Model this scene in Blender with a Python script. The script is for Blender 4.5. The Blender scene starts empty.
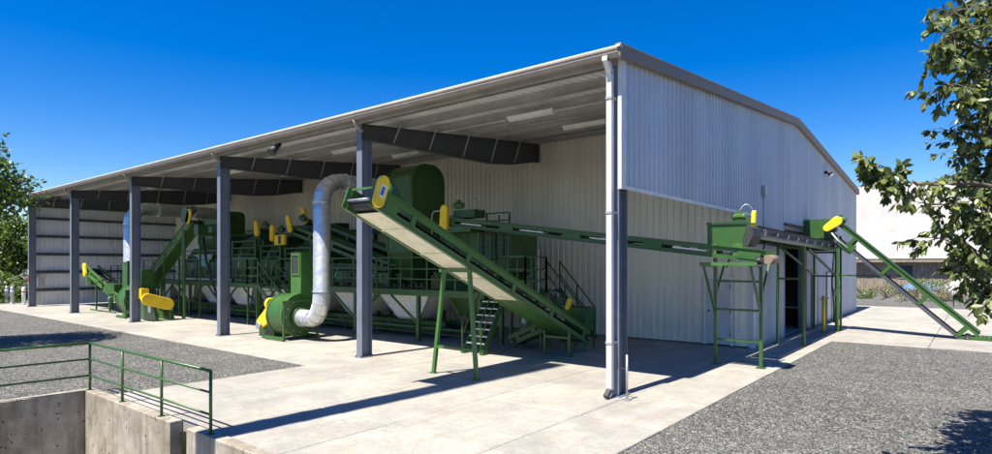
import bpy, bmesh, math, random
import numpy as np
from mathutils import Vector, Matrix, Quaternion
random.seed(7); rng = np.random.default_rng(7)
SC = bpy.context.scene
COL = SC.collection
rad = math.radians

# ------------------------------------------------------------------ camera
R2 = Vector((.7790, .6270)).normalized(); F2 = Vector((-R2.y, R2.x))
CAMXY = -2.344*R2 - 11.18*F2
CAMH = 2.47
cam = bpy.data.cameras.new('camera'); camo = bpy.data.objects.new('camera', cam); COL.objects.link(camo)
camo.location = (CAMXY.x, CAMXY.y, CAMH)
camo.rotation_euler = (rad(90), 0, math.atan2(R2.y, R2.x))
cam.sensor_fit = 'HORIZONTAL'; cam.sensor_width = 36; cam.lens = 601/992*36
cam.shift_y = 37/992; cam.clip_start = .05; cam.clip_end = 3000
SC.camera = camo

# ------------------------------------------------------------------ world, sun, exposure
SUN_EL = 64.5; SUN_DRIFT = 3.2
w = bpy.data.worlds.new('World'); SC.world = w; w.use_nodes = True
nt = w.node_tree; nt.nodes.clear()
sky = nt.nodes.new('ShaderNodeTexSky'); sky.sky_type = 'NISHITA'; sky.sun_disc = False
sky.sun_elevation = rad(SUN_EL); sky.sun_rotation = rad(180+SUN_DRIFT)
sky.altitude = 0; sky.air_density = 1.0; sky.dust_density = .25; sky.ozone_density = 4.0
hs = nt.nodes.new('ShaderNodeHueSaturation'); hs.inputs['Saturation'].default_value = 1.5; hs.inputs['Value'].default_value = 1.0
hs.inputs['Hue'].default_value = .515
bg = nt.nodes.new('ShaderNodeBackground'); bg.inputs['Strength'].default_value = .066
ow = nt.nodes.new('ShaderNodeOutputWorld')
nt.links.new(sky.outputs[0], hs.inputs['Color']); nt.links.new(hs.outputs[0], bg.inputs[0]); nt.links.new(bg.outputs[0], ow.inputs[0])
sl = bpy.data.lights.new('sun', 'SUN'); sl.energy = 4.4; sl.angle = rad(.5); sl.color = (1, .955, .88)
so = bpy.data.objects.new('sun', sl); COL.objects.link(so)
ce, se = math.cos(rad(SUN_EL)), math.sin(rad(SUN_EL))
SDIR = Vector((math.sin(rad(SUN_DRIFT))*ce, math.cos(rad(SUN_DRIFT))*ce, -se))
so.rotation_euler = SDIR.to_track_quat('-Z', 'Y').to_euler(); so.location = (-5, -30, 50)
vs = SC.view_settings; vs.view_transform = 'Standard'; vs.look = 'None'; vs.gamma = 1; vs.exposure = 1.38
SC.cycles.diffuse_bounces = 10; SC.cycles.max_bounces = 16; SC.cycles.sample_clamp_indirect = 0

# ------------------------------------------------------------------ materials
def newmat(name):
    m = bpy.data.materials.new(name); m.use_nodes = True
    n = m.node_tree.nodes; b = n['Principled BSDF']
    return m, m.node_tree, b
def N(t, kind, **kw):
    n = t.nodes.new(kind)
    for k, v in kw.items():
        if k in n.inputs: n.inputs[k].default_value = v
        else: setattr(n, k, v)
    return n
def ramp(t, fac, stops):
    r = t.nodes.new('ShaderNodeValToRGB'); e = r.color_ramp.elements
    while len(e) < len(stops): e.new(.5)
    for i, (p, c) in enumerate(stops):
        e[i].position = p; e[i].color = (*c, 1) if len(c) == 3 else c
    t.links.new(fac, r.inputs[0]); return r.outputs[0]
def mixc(t, a, b, fac, mode='MIX'):
    m = t.nodes.new('ShaderNodeMix'); m.data_type = 'RGBA'; m.blend_type = mode
    for s, v in ((m.inputs[6], a), (m.inputs[7], b), (m.inputs[0], fac)):
        if hasattr(v, 'is_output'): t.links.new(v, s)
        elif isinstance(v, (int, float)): s.default_value = v
        else: s.default_value = (*v, 1)
    return m.outputs[2]
def worldpos(t):
    return t.nodes.new('ShaderNodeNewGeometry').outputs['Position']
def noise(t, scale, detail=4, rough=.55, vec=None, stretch=None):
    n = N(t, 'ShaderNodeTexNoise', Scale=scale, Detail=detail, Roughness=rough)
    v = vec or worldpos(t)
    if stretch:
        mp = t.nodes.new('ShaderNodeMapping'); mp.inputs['Scale'].default_value = stretch
        t.links.new(v, mp.inputs['Vector']); v = mp.outputs[0]
    t.links.new(v, n.inputs['Vector']); return n.outputs['Fac']
def bump(t, b, h, strength=.3, dist=.01):
    n = N(t, 'ShaderNodeBump', Strength=strength, Distance=dist); t.links.new(h, n.inputs['Height']); t.links.new(n.outputs[0], b.inputs['Normal'])
MAT = {}
def paint(name, col, rough=.42, dirt=.25, dirtcol=(.22, .2, .16), metal=0., spec=.5):
    m, t, b = newmat(name)
    d = noise(t, 2.3, 6, .65); d2 = noise(t, 21, 3, .6)
    lo = [c*.82 for c in col]; hi = [min(1, c*1.13) for c in col]
    c1 = ramp(t, d, [(.3, lo), (.7, hi)])
    f = ramp(t, d2, [(.52, (0, 0, 0)), (.8, (dirt,)*3)])
    c2 = mixc(t, c1, dirtcol, f)
    t.links.new(c2, b.inputs['Base Color'])
    t.links.new(ramp(t, d, [(.2, (rough*.8,)*3), (.8, (min(1, rough*1.3),)*3)]), b.inputs['Roughness'])
    b.inputs['Metallic'].default_value = metal; b.inputs['Specular IOR Level'].default_value = spec
    MAT[name] = m; return m
paint('green', (.034, .1, .02), .36, .22, (.12, .13, .08))
paint('green_light', (.056, .15, .03), .36, .2, (.16, .16, .1))
paint('green_dark', (.02, .07, .022), .4, .25, (.05, .05, .04))
paint('yellow', (.84, .56, .018), .4, .12, (.35, .25, .08))
paint('slate', (.145, .163, .205), .45, .2, (.2, .19, .17))
paint('beam', (.062, .067, .078), .5, .2, (.12, .11, .1))
paint('white_trim', (.68, .67, .635), .45, .2, (.5, .45, .36))
paint('gutter', (.36, .30, .235), .45, .3, (.3, .24, .17))
paint('rake', (.23, .165, .11), .5, .3, (.2, .16, .11))
paint('purlin', (.40, .395, .38), .45, .25, (.15, .14, .12), .2)
paint('rubber', (.014, .014, .015), .6, .3, (.07, .065, .06))
paint('dark', (.03, .031, .033), .6, .2)
paint('motor', (.05, .1, .055), .4, .2)
paint('lamp_white', (.75, .75, .72), .4, .05)
paint('door_paint', (.50, .52, .54), .45, .15)
paint('blue', (.06, .14, .36), .6, .3)
paint('red', (.45, .02, .015), .5, .1)
paint('tarp', (.36, .34, .3), .8, .4)
paint('turquoise', (.1, .42, .38), .25, .1)
paint('cream', (.84, .80, .60), .5, .35, (.35, .33, .2))
def sheet_mat(name, col, warm):
    m, t, b = newmat(name)
    d = noise(t, .9, 5, .6, stretch=(1, 1, .18)); d2 = noise(t, 14, 4, .65, stretch=(1, 1, .12))
    oi = t.nodes.new('ShaderNodeObjectInfo')
    c1 = ramp(t, d, [(.3, [c*.88 for c in col]), (.7, [min(1, c*1.05) for c in col])])
    f = ramp(t, d2, [(.5, (0, 0, 0)), (.85, (.35,)*3)])
    c2 = mixc(t, c1, warm, f)
    tone = ramp(t, oi.outputs['Random'], [(0, (.9,)*3), (1, (1,)*3)])
    c3 = mixc(t, c2, tone, 1., 'MULTIPLY')
    t.links.new(c3, b.inputs['Base Color']); b.inputs['Roughness'].default_value = .38
    b.inputs['Metallic'].default_value = 0.05
    # oil-canning
    h = noise(t, 1.7, 2, .5); bump(t, b, h, .12, .05)
    MAT[name] = m
sheet_mat('sheeting', (.57, .585, .605), (.4, .36, .3))
sheet_mat('liner', (.82, .775, .66), (.66, .59, .45))
sheet_mat('end_sheet', (.80, .80, .82), (.45, .4, .34))
sheet_mat('roof_sheet', (.84, .84, .82), (.36, .33, .28))
sheet_mat('white_sheet', (.33, .315, .29), (.2, .13, .08))
def galv(name, rough, base=(.72, .74, .76), metal=.85):
    m, t, b = newmat(name)
    vor = N(t, 'ShaderNodeTexVoronoi', Scale=16.); t.links.new(worldpos(t), vor.inputs['Vector'])
    sep = t.nodes.new('ShaderNodeSeparateColor'); t.links.new(vor.outputs['Color'], sep.inputs[0])
    c = ramp(t, sep.outputs[0], [(0, [x*.78 for x in base]), (1, base)])
    d = noise(t, 5, 5, .65)
    c = mixc(t, c, (.35, .33, .3), ramp(t, d, [(.5, (0, 0, 0)), (.8, (.4,)*3)]))
    t.links.new(c, b.inputs['Base Color']); b.inputs['Metallic'].default_value = metal
    t.links.new(ramp(t, d, [(.3, (rough*.75,)*3), (.75, (rough*1.35,)*3)]), b.inputs['Roughness'])
    bump(t, b, noise(t, 7, 3), .25, .02); MAT[name] = m
galv('galvanized', .42, (.70, .71, .70), .7); galv('galv_sheet', .45, (.86, .86, .83), .25); galv('galv_dull', .5, (.45, .46, .47), .7)
def glassmat():
    m, t, b = newmat('lens'); b.inputs['Base Color'].default_value = (.8, .8, .75, 1); b.inputs['Roughness'].default_value = .1; MAT['lens'] = m
glassmat()
def concrete_slab():
    m, t, b = newmat('slab')
    big = noise(t, .55, 6, .62); mid = noise(t, 1.6, 7, .68); fine = noise(t, 38, 4, .7)
    streak = noise(t, 1.1, 7, .7, stretch=(2.6, .4, 1))
    oi = t.nodes.new('ShaderNodeObjectInfo')
    c = ramp(t, mid, [(.25, (.33, .305, .255)), (.5, (.395, .368, .31)), (.75, (.455, .425, .365))])
    c = mixc(t, c, (.235, .222, .205), ramp(t, big, [(.45, (0, 0, 0)), (.7, (.7,)*3)]))
    c = mixc(t, c, (.30, .245, .165), ramp(t, streak, [(.5, (0, 0, 0)), (.72, (.6,)*3)]))
    c = mixc(t, c, ramp(t, fine, [(.3, (.72,)*3), (.7, (1.04,)*3)]), 1., 'MULTIPLY')
    c = mixc(t, c, ramp(t, noise(t, 9, 6, .75), [(.3, (.82,)*3), (.65, (1.03,)*3)]), 1., 'MULTIPLY')
    c = mixc(t, c, ramp(t, oi.outputs['Random'], [(0, (.88, .885, .89)), (1, (1, 1, 1))]), 1., 'MULTIPLY')
    # hairline cracks
    wv = N(t, 'ShaderNodeTexVoronoi', Scale=.42, feature='DISTANCE_TO_EDGE')
    nn = N(t, 'ShaderNodeTexNoise', Scale=1.4, Detail=5); t.links.new(worldpos(t), nn.inputs['Vector'])
    add = N(t, 'ShaderNodeVectorMath', operation='MULTIPLY_ADD'); add.inputs[1].default_value = (.9, .9, .9)
    t.links.new(nn.outputs['Color'], add.inputs[0]); t.links.new(worldpos(t), add.inputs[2]); t.links.new(add.outputs[0], wv.inputs['Vector'])
    c = mixc(t, c, (.2, .18, .16), ramp(t, wv.outputs['Distance'], [(0, (.55,)*3), (.006, (0, 0, 0))]))
    t.links.new(c, b.inputs['Base Color']); b.inputs['Roughness'].default_value = .8
    bump(t, b, fine, .25, .004); MAT['slab'] = m
concrete_slab()
def concrete_wall():
    m, t, b = newmat('cast_concrete')
    mid = noise(t, 1.9, 7, .65); fine = noise(t, 30, 5, .7); drip = noise(t, 2.6, 5, .65, stretch=(2.2, 2.2, .3))
    v = N(t, 'ShaderNodeTexVoronoi', Scale=11., Randomness=1.); t.links.new(worldpos(t), v.inputs['Vector'])
    c = ramp(t, mid, [(.3, (.19, .155, .105)), (.5, (.33, .287, .22)), (.72, (.47, .425, .35))])
    c = mixc(t, c, (.16, .13, .1), ramp(t, drip, [(.5, (0, 0, 0)), (.7, (.8,)*3)]))
    c = mixc(t, c, ramp(t, fine, [(.3, (.72,)*3), (.7, (1,)*3)]), 1., 'MULTIPLY')
    hole = ramp(t, v.outputs['Distance'], [(.16, (1, 1, 1)), (.22, (0, 0, 0))])
    sel = noise(t, 3.1, 2); hole = mixc(t, (0, 0, 0), hole, ramp(t, sel, [(.52, (0, 0, 0)), (.56, (1, 1, 1))]))
    c = mixc(t, c, (.06, .05, .04), hole)
    t.links.new(c, b.inputs['Base Color']); b.inputs['Roughness'].default_value = .85
    inv = N(t, 'ShaderNodeInvert'); t.links.new(hole, inv.inputs['Color'])
    hh = mixc(t, fine, inv.outputs[0], .7); bump(t, b, hh, .5, .012); MAT['cast_concrete'] = m
concrete_wall()
def gravel():
    m, t, b = newmat('gravel')
    v = N(t, 'ShaderNodeTexVoronoi', Scale=52.); t.links.new(worldpos(t), v.inputs['Vector'])
    v2 = N(t, 'ShaderNodeTexVoronoi', Scale=19.); t.links.new(worldpos(t), v2.inputs['Vector'])
    s = t.nodes.new('ShaderNodeSeparateColor'); t.links.new(v.outputs['Color'], s.inputs[0])
    s2 = t.nodes.new('ShaderNodeSeparateColor'); t.links.new(v2.outputs['Color'], s2.inputs[0])
    big = noise(t, .22, 5, .6); mid = noise(t, 1.1, 5, .65)
    c = ramp(t, s.outputs[0], [(0, (.016, .016, .015)), (.35, (.062, .061, .055)), (.7, (.175, .17, .15)), (1, (.5, .485, .43))])
    c = mixc(t, c, ramp(t, s2.outputs[1], [(0, (.62,)*3), (1, (1.15,)*3)]), 1., 'MULTIPLY')
    c = mixc(t, c, ramp(t, mid, [(.3, (.72,)*3), (.7, (1.1, 1.09, 1.06))]), 1., 'MULTIPLY')
    c = mixc(t, c, (.24, .22, .185), ramp(t, big, [(.5, (0, 0, 0)), (.75, (.4,)*3)]))
    t.links.new(c, b.inputs['Base Color']); b.inputs['Roughness'].default_value = .9
    bump(t, b, v.outputs['Distance'], 1., -.03); MAT['gravel'] = m
gravel()
def leafmat(name, lo, hi, tr=.35):
    m, t, b = newmat(name)
    ge = t.nodes.new('ShaderNodeNewGeometry'); oi = t.nodes.new('ShaderNodeObjectInfo')
    ad = N(t, 'ShaderNodeMath', operation='ADD'); t.links.new(ge.outputs['Random Per Island'], ad.inputs[0]); t.links.new(oi.outputs['Random'], ad.inputs[1])
    fr = N(t, 'ShaderNodeMath', operation='FRACT'); t.links.new(ad.outputs[0], fr.inputs[0])
    c = ramp(t, fr.outputs[0], [(0, lo), (.75, hi), (1, [min(1, x*1.5) for x in hi])])
    t.links.new(c, b.inputs['Base Color']); b.inputs['Roughness'].default_value = .42
    ts = t.nodes.new('ShaderNodeBsdfTranslucent'); t.links.new(mixc(t, c, (1.0, 1.05, .35), 1., 'MULTIPLY'), ts.inputs[0])
    mx = t.nodes.new('ShaderNodeMixShader'); mx.inputs[0].default_value = tr
    t.links.new(b.outputs[0], mx.inputs[1]); t.links.new(ts.outputs[0], mx.inputs[2])
    t.links.new(mx.outputs[0], t.nodes['Material Output'].inputs[0]); MAT[name] = m
leafmat('leaf_near', (.05, .07, .018), (.155, .185, .05), .28)
leafmat('leaf_left', (.035, .07, .014), (.135, .195, .03), .35)
leafmat('leaf_scrub', (.13, .12, .05), (.26, .22, .11), .2)
leafmat('grass', (.06, .10, .02), (.14, .2, .04), .3)
def barkm(name, a, c2):
    m, t, b = newmat(name)
    n = noise(t, 9, 6, .7, stretch=(1, 1, .25)); t.links.new(ramp(t, n, [(.3, a), (.7, c2)]), b.inputs['Base Color']); b.inputs['Roughness'].default_value = .9
    bump(t, b, n, .6, .02); MAT[name] = m
barkm('bark', (.06, .045, .033), (.17, .135, .1)); 
barkm('weathered_wood', (.13, .10, .075), (.36, .29, .22))

# ------------------------------------------------------------------ helpers
ROOT = {}
def base_of(p):
    while p is not None and p.parent is not None: p = p.parent
    return ROOT.get(p.name, Vector((0, 0, 0))) if p is not None else Vector((0, 0, 0))
def thing(name, label, cat, loc, group=None, kind=None):
    o = bpy.data.objects.new(name, None); COL.objects.link(o); o.location = loc; o.empty_display_size = .2
    o['label'] = label; o['category'] = cat
    if group: o['group'] = group
    if kind: o['kind'] = kind
    ROOT[o.name] = Vector(loc); return o
def tag(o, label, cat=None, group=None, kind=None):
    if label: o['label'] = label
    if cat: o['category'] = cat
    if group: o['group'] = group
    if kind: o['kind'] = kind
    return o
def mesh(name, V, Fc, mat, parent=None, smooth=False, kind=None):
    """V in world coordinates"""
    b = base_of(parent)
    me = bpy.data.meshes.new(name); me.from_pydata([(v[0]-b[0], v[1]-b[1], v[2]-b[2]) for v in V], [], Fc)
    me.materials.append(MAT[mat] if isinstance(mat, str) else mat)
    if smooth: me.polygons.foreach_set('use_smooth', [True]*len(me.polygons))
    o = bpy.data.objects.new(name, me); COL.objects.link(o)
    if parent: o.parent = parent
    if kind: o['kind'] = kind
    return o
BF = [(0, 3, 2, 1), (4, 5, 6, 7), (0, 1, 5, 4), (1, 2, 6, 5), (2, 3, 7, 6), (3, 0, 4, 7)]
class MB:
    def __init__(s): s.V = []; s.F = []
    def add(s, V, Fc):
        n = len(s.V); s.V += [tuple(v) for v in V]; s.F += [tuple(i+n for i in f) for f in Fc]; return s
    def box(s, x0, x1, y0, y1, z0, z1):
        return s.add([(x0, y0, z0), (x1, y0, z0), (x1, y1, z0), (x0, y1, z0), (x0, y0, z1), (x1, y0, z1), (x1, y1, z1), (x0, y1, z1)], BF)
    def beam(s, p, q, wd, h, up=(0, 0, 1), off=0.):
        p = Vector(p); q = Vector(q); d = (q-p).normalized(); up = Vector(up)
        if abs(d.dot(up)) > .985: up = Vector((0, 1, 0))
        sd = d.cross(up).normalized(); n = sd.cross(d).normalized()
        a = sd*wd/2; c = n*h/2; o = n*off
        V = [p-a-c+o, p+a-c+o, p+a+c+o, p-a+c+o, q-a-c+o, q+a-c+o, q+a+c+o, q-a+c+o]
        return s.add(V, [(0, 1, 2, 3), (7, 6, 5, 4), (0, 4, 5, 1), (1, 5, 6, 2), (2, 6, 7, 3), (3, 7, 4, 0)])
    def tube(s, pts, r, seg=8, cap=True):
        pts = [Vector(p) for p in pts]; rs = r if isinstance(r, (list, tuple)) else [r]*len(pts)
        n0 = len(s.V); prev = None
        for i, p in enumerate(pts):
            d = (pts[min(i+1, len(pts)-1)]-pts[max(i-1, 0)]).normalized()
            if prev is None:
                u = d.cross(Vector((0, 0, 1)) if abs(d.z) < .9 else Vector((1, 0, 0))).normalized()
            else: u = (prev-d*prev.dot(d)).normalized()
            prev = u; v = d.cross(u)
            for k in range(seg):
                a = 2*math.pi*k/seg; s.V.append(tuple(p+(u*math.cos(a)+v*math.sin(a))*rs[i]))
        for i in range(len(pts)-1):
            for k in range(seg):
                k2 = (k+1) % seg; s.F.append((n0+i*seg+k, n0+i*seg+k2, n0+(i+1)*seg+k2, n0+(i+1)*seg+k))
        if cap:
            s.F.append(tuple(n0+k for k in reversed(range(seg)))); m = n0+(len(pts)-1)*seg; s.F.append(tuple(m+k for k in range(seg)))
        return s
    def prism(s, poly, ax):
        """poly: list of 3d points of a planar face, ax: extrusion vector"""
        n = len(poly); ax = Vector(ax); V = [Vector(p) for p in poly]+[Vector(p)+ax for p in poly]
        Fc = [tuple(reversed(range(n))), tuple(range(n, 2*n))]+[(i, (i+1) % n, (i+1) % n+n, i+n) for i in range(n)]
        return s.add(V, Fc)
    def build(s, name, mat, parent=None, smooth=False, kind=None): return mesh(name, s.V, s.F, mat, parent, smooth, kind)
def box(par, name, mat, *a): return MB().box(*a).build(name, mat, par)
def beam(par, name, mat, p, q, wd, h, **k): return MB().beam(p, q, wd, h, **k).build(name, mat, par)
def tube(par, name, mat, pts, r, seg=8, smooth=True): 
    o = MB().tube(pts, r, seg).build(name, mat, par, False)
    if smooth:
        for f in o.data.polygons: f.use_smooth = len(f.vertices) == 4
    return o
def prism(par, name, mat, poly, ax): return MB().prism(poly, ax).build(name, mat, par)
def bevelled(o, wd=.015, seg=2):
    m = o.modifiers.new('bevel', 'BEVEL'); m.width = wd; m.segments = seg; m.limit_method = 'ANGLE'; return o
def arc(c, r, a0, a1, n, plane='yz'):
    out = []
    for i in range(n+1):
        a = rad(a0+(a1-a0)*i/n); u, v = r*math.cos(a), r*math.sin(a)
        out.append((c[0], c[1]+u, c[2]+v) if plane == 'yz' else (c[0]+u, c[1], c[2]+v) if plane == 'xz' else (c[0]+u, c[1]+v, c[2]))
    return out
def elbow(p0, p1, p2, n=5):
    """quarter bend polyline p0->p1(corner)->p2"""
    p0, p1, p2 = map(Vector, (p0, p1, p2)); a = p0-p1; b = p2-p1; out = []
    for i in range(n+1):
        t = math.pi/2*i/n; out.append(p1+a+b-(a*math.sin(t)+b*math.cos(t)) if False else p1+a*(1-math.sin(t))+b*(1-math.cos(t)))
    return out
def copy_tree(o, parent=None):
    c = o.copy(); COL.objects.link(c); c.parent = parent
    for ch in list(o.children): copy_tree(ch, c)
    return c
def struct(o, label, name=None):
    o['kind'] = 'structure'; o['label'] = label; return o
def px(x, y, Z):   # helper for laying out the near tree: a point at depth Z
    p = CAMXY+R2*((x-496)/601*Z)+F2*Z; return Vector((p.x, p.y, CAMH+(264-y)/601*Z))

# ------------------------------------------------------------------ setting: ground, pit, slabs, road
PX0, PX1, PY0, PY1 = -8.33, 3.2, -15., -6.1
B = 900
xs = [-B, PX0, -4.6, -4.02, PX1, B]; ys = [-B, PY0, PY1, -5.6, B]
V = [(x, y, -.025) for y in ys for x in xs]; Fc = []
for j in range(4):
    for i in range(5):
        if (j == 1 and 1 <= i <= 3) or (j == 2 and i == 2): continue
        Fc.append((j*6+i, j*6+i+1, j*6+i+7, j*6+i+6))
struct(mesh('ground', V, Fc, 'gravel'), 'grey gravel yard spreading round the concrete apron')
struct(mesh('pit_floor', [(PX0, PY0, -1.4), (PX1, PY0, -1.4), (PX1, PY1, -1.4), (PX0, PY1, -1.4)], [(0, 1, 2, 3)], 'slab'), 'concrete floor of the sunken loading pit')

pave = bpy.data.objects.new('pavement', None); COL.objects.link(pave); struct(pave, 'pale concrete apron of cast slabs with open joints'); ROOT['pavement'] = Vector((0, 0, 0))
def slabs(par, xj, yj, gap=.007, skip=()):
    for i in range(len(xj)-1):
        for j in range(len(yj)-1):
            dz = random.uniform(-.003, .003)
            x0, x1, y0, y1 = xj[i]+gap, xj[i+1]-gap, yj[j]+gap, yj[j+1]-gap
            mb = MB(); e = .012
            z1 = dz; 
            mb.add([(x0, y0, -.16), (x1, y0, -.16), (x1, y1, -.16), (x0, y1, -.16), (x0, y0, z1-e), (x1, y0, z1-e), (x1, y1, z1-e), (x0, y1, z1-e),
                    (x0+e, y0+e, z1), (x1-e, y0+e, z1), (x1-e, y1-e, z1), (x0+e, y1-e, z1)],
                   [(0, 3, 2, 1), (0, 1, 5, 4), (1, 2, 6, 5), (2, 3, 7, 6), (3, 0, 4, 7), (4, 5, 9, 8), (5, 6, 10, 9), (6, 7, 11, 10), (7, 4, 8, 11), (8, 9, 10, 11)])
            mb.build('slab', 'slab', par)
slabs(pave, [-7.6, -5.7, -3.75, -1.9, .1, 1.5], [-5.9, -4.0, -1.65])
slabs(pave, [-7.6, -5.7, -3.75, -1.9, .1, 1.5], [-1.65, .2, 4.2, 8.2, 11.65])
slabs(pave, [-41.8, -38, -34.2, -30.4, -26.6, -22.8, -19.0, -15.2, -11.4, -7.6], [-1.65, .2, 4.2, 8.2])
road = bpy.data.objects.new('road', None); COL.objects.link(road); struct(road, 'sunlit concrete road passing behind the gravel by the gable wall'); ROOT['road'] = Vector((0, 0, 0))
slabs(road, [.1, 4.0, 8, 12, 16, 20, 24], [11.65, 15.6, 19.6, 23.6, 27.4, 31.2])
slabs(road, [-1.5, .1], [27.4, 31.2])
slabs(pave, [-19, -9.5, -.1], [11.65, 19, 26.8]); slabs(pave, [-38, -28.5, -19, -7.6], [8.2, 26.8])

# ------------------------------------------------------------------ retaining walls + railing
def pitwall(label, x0, x1, y0, y1, seams, axis):
    t = thing('retaining_wall', label, 'wall', ((x0+x1)/2, (y0+y1)/2, -1.4), None)
    a0, a1 = (x0, x1) if axis == 'x' else (y0, y1)
    cuts = [a0]+seams+[a1]
    for i in range(len(cuts)-1):
        u0, u1 = cuts[i]+.003, cuts[i+1]-.003; j = random.uniform(-.002, .002)
        o = box(t, 'wall_panel', 'cast_concrete', u0, u1, y0+j, y1, -1.4, .02) if axis == 'x' else box(t, 'wall_panel', 'cast_concrete', x0, x1+j, u0, u1, -1.4, .02)
        bevelled(o, .012, 1)
    box(t, 'core', 'cast_concrete', *((x0+.02, x1-.02, y0+.03, y1-.01, -1.4, 0.0) if axis == 'x' else (x0+.01, x1-.03, y0+.02, y1-.02, -1.4, 0.0)))
    # tie holes
    for u in np.arange(a0+.45, a1-.2, .8):
        for z in (-.35, -.95):
            if axis == 'x': tube(t, 'tie_hole', 'dark', [(u, y0+.004, z), (u, y0-.006, z)], .016, 8)
            else: tube(t, 'tie_hole', 'dark', [(x1-.004, u, z), (x1+.006, u, z)], .016, 8)
    return t
pitwall('sunlit concrete retaining wall under the green railing, left of the slot', -8.33, -4.59, -6.1, -5.9, [-6.9, -5.45], 'x')
pitwall('concrete retaining wall starting right of the slot at the railing end', -4.03, 3.2, -6.1, -5.9, [-2.2, .2], 'x')
pitwall('shaded concrete retaining wall at the far left bottom corner', -8.53, -8.33, -15, -5.9, [-12.4, -9.9, -7.5], 'y')
pitwall('concrete retaining wall across the back end of the pit', -8.53, 3.4, -15.2, -15., [-4, 0], 'x')
pitwall('concrete retaining wall on the near side of the pit', 3.2, 3.4, -15., -5.9, [-12, -9], 'y')
t = thing('slot_sill', 'dark concrete sill at the bottom of the slot between the walls', 'sill', (-4.3, -5.9, -1.4))
box(t, 'sill_block', 'cast_concrete', -4.58, -4.04, -5.92, -5.66, -1.4, -.95); box(t, 'back_plate', 'cast_concrete', -4.6, -4.02, -5.64, -5.58, -1.4, -.17)

t = thing('guard_railing', 'green pipe railing with three rails along the concrete pit wall', 'railing', (-8.3, -6.02, 0))
RZ = (.30, .62, .93); PO = [(-8.31, -6.02), (-6.69, -6.02), (-5.07, -6.02), (-3.43, -6.02), (-8.4, -7.7), (-8.4, -9.4), (-8.4, -11.1), (-8.4, -12.8)]
for i, (x, y) in enumerate(PO):
    if i == 3: pts = [(x, y, .0), (x, y, .93)]
    else: pts = [(x, y, .018), (x, y, .93)]
    tube(t, 'post', 'green', pts, .024); box(t, 'foot_plate', 'green', x-.05, x+.05, y-.05, y+.05, .0, .03)
for z in RZ:
    r = .024 if z > .9 else .018
    tube(t, 'rail', 'green', [(-8.31, -6.02, z), (-3.43, -6.02, z)], r)
    tube(t, 'rail', 'green', [(-8.31, -6.02, z), (-8.4, -7.7, z), (-8.4, -12.8, z)], r)

# ------------------------------------------------------------------ the shed
LEN = 37.9; DEP = 26.8; MID = 13.4; SLOPE = .0896; H0 = 6.4; FW = 8.2
def roofz(y): return H0+SLOPE*(y if y <= MID else 2*MID-y)
shed = thing('metal_shed', 'long grey ribbed steel shed with an open columned front', 'shed', (-LEN/2, 0, 0))
RIB = [(0, 0), (.05, 0), (.072, .04), (.1, .04), (.122, 0), (.2286, 0)]
def profile(n=4):
    pts = []
    for k in range(n):
        for (u, h) in (RIB if k == n-1 else RIB[:-1]): pts.append((u+k*.2286, h))
    return pts
def wall_panel(par, mat, axis, fixed, a, wd, zb, zt, out, name='wall_panel', flip=False):
    """ribbed sheet standing upright; axis x|y; zb, zt functions of a; out = outward sign"""
    V = []; pr = [(u, h) for u, h in profile() if u <= wd+1e-6]
    if pr[-1][0] < wd-1e-4: pr.append((wd, 0))
    for u, h in pr:
        p = a+u; o = fixed+out*h
        for z in (zb(p), zt(p)): V.append((p, o, z) if axis == 'x' else (o, p, z))
    n = len(pr); Fc = [(2*i, 2*i+2, 2*i+3, 2*i+1) for i in range(n-1)]
    # thin back skin so the sheet has thickness
    off = len(V)
    for v in list(V):
        V.append((v[0], v[1]-out*.003, v[2]) if axis == 'x' else (v[0]-out*.003, v[1], v[2]))
    Fc += [tuple(off+i for i in reversed(f)) for f in Fc[:n-1]]
    return mesh(name, V, Fc, mat, par)
PW = .9144
def run_wall(par, mat, axis, fixed, a0, a1, zb, zt, out, holes=()):
    a = a0
    while a < a1-.02:
        wd = min(PW, a1-a); ho = [h for h in holes if a+wd > h[0]+.05 and a < h[1]-.05]
        # split panel at hole edges
        cuts = [a, a+wd]
        for h in ho:
            for e in h[:2]:
                if a+.02 < e < a+wd-.02: cuts.append(e)
        cuts.sort()
        for c0, c1 in zip(cuts[:-1], cuts[1:]):
            hh = [h for h in ho if h[0]-.01 < (c0+c1)/2 < h[1]+.01]
            if hh: wall_panel(par, mat, axis, fixed, c0, c1-c0, lambda p, z=hh[0][2]: z, zt, out)
            else: wall_panel(par, mat, axis, fixed, c0, c1-c0, zb, zt, out)
        a += PW
z0 = lambda p: .04
# gable wall
gab = MB().box(-.04, -.01, .3, 26.5, 6.02, 6.14).build('gable_wall', 'purlin', shed)
run_wall(gab, 'sheeting', 'y', .0, 0, FW, lambda p: 3.9, lambda p: roofz(p)-.02, 1)
DOOR = (11.74, 15.15, 3.66)
run_wall(gab, 'sheeting', 'y', .0, FW, DEP, z0, lambda p: roofz(p)-.02, 1, holes=[DOOR])
# front wall of the enclosed part
bw = MB().box(-LEN+.1, -.15, FW+.01, FW+.05, 3.2, 3.32).build('inner_wall', 'purlin', shed)
MD = (-1.36, -.56, 2.05)
run_wall(bw, 'liner', 'x', FW, -LEN, 0, z0, lambda p: roofz(FW)-.02, -1, holes=[MD])
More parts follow.
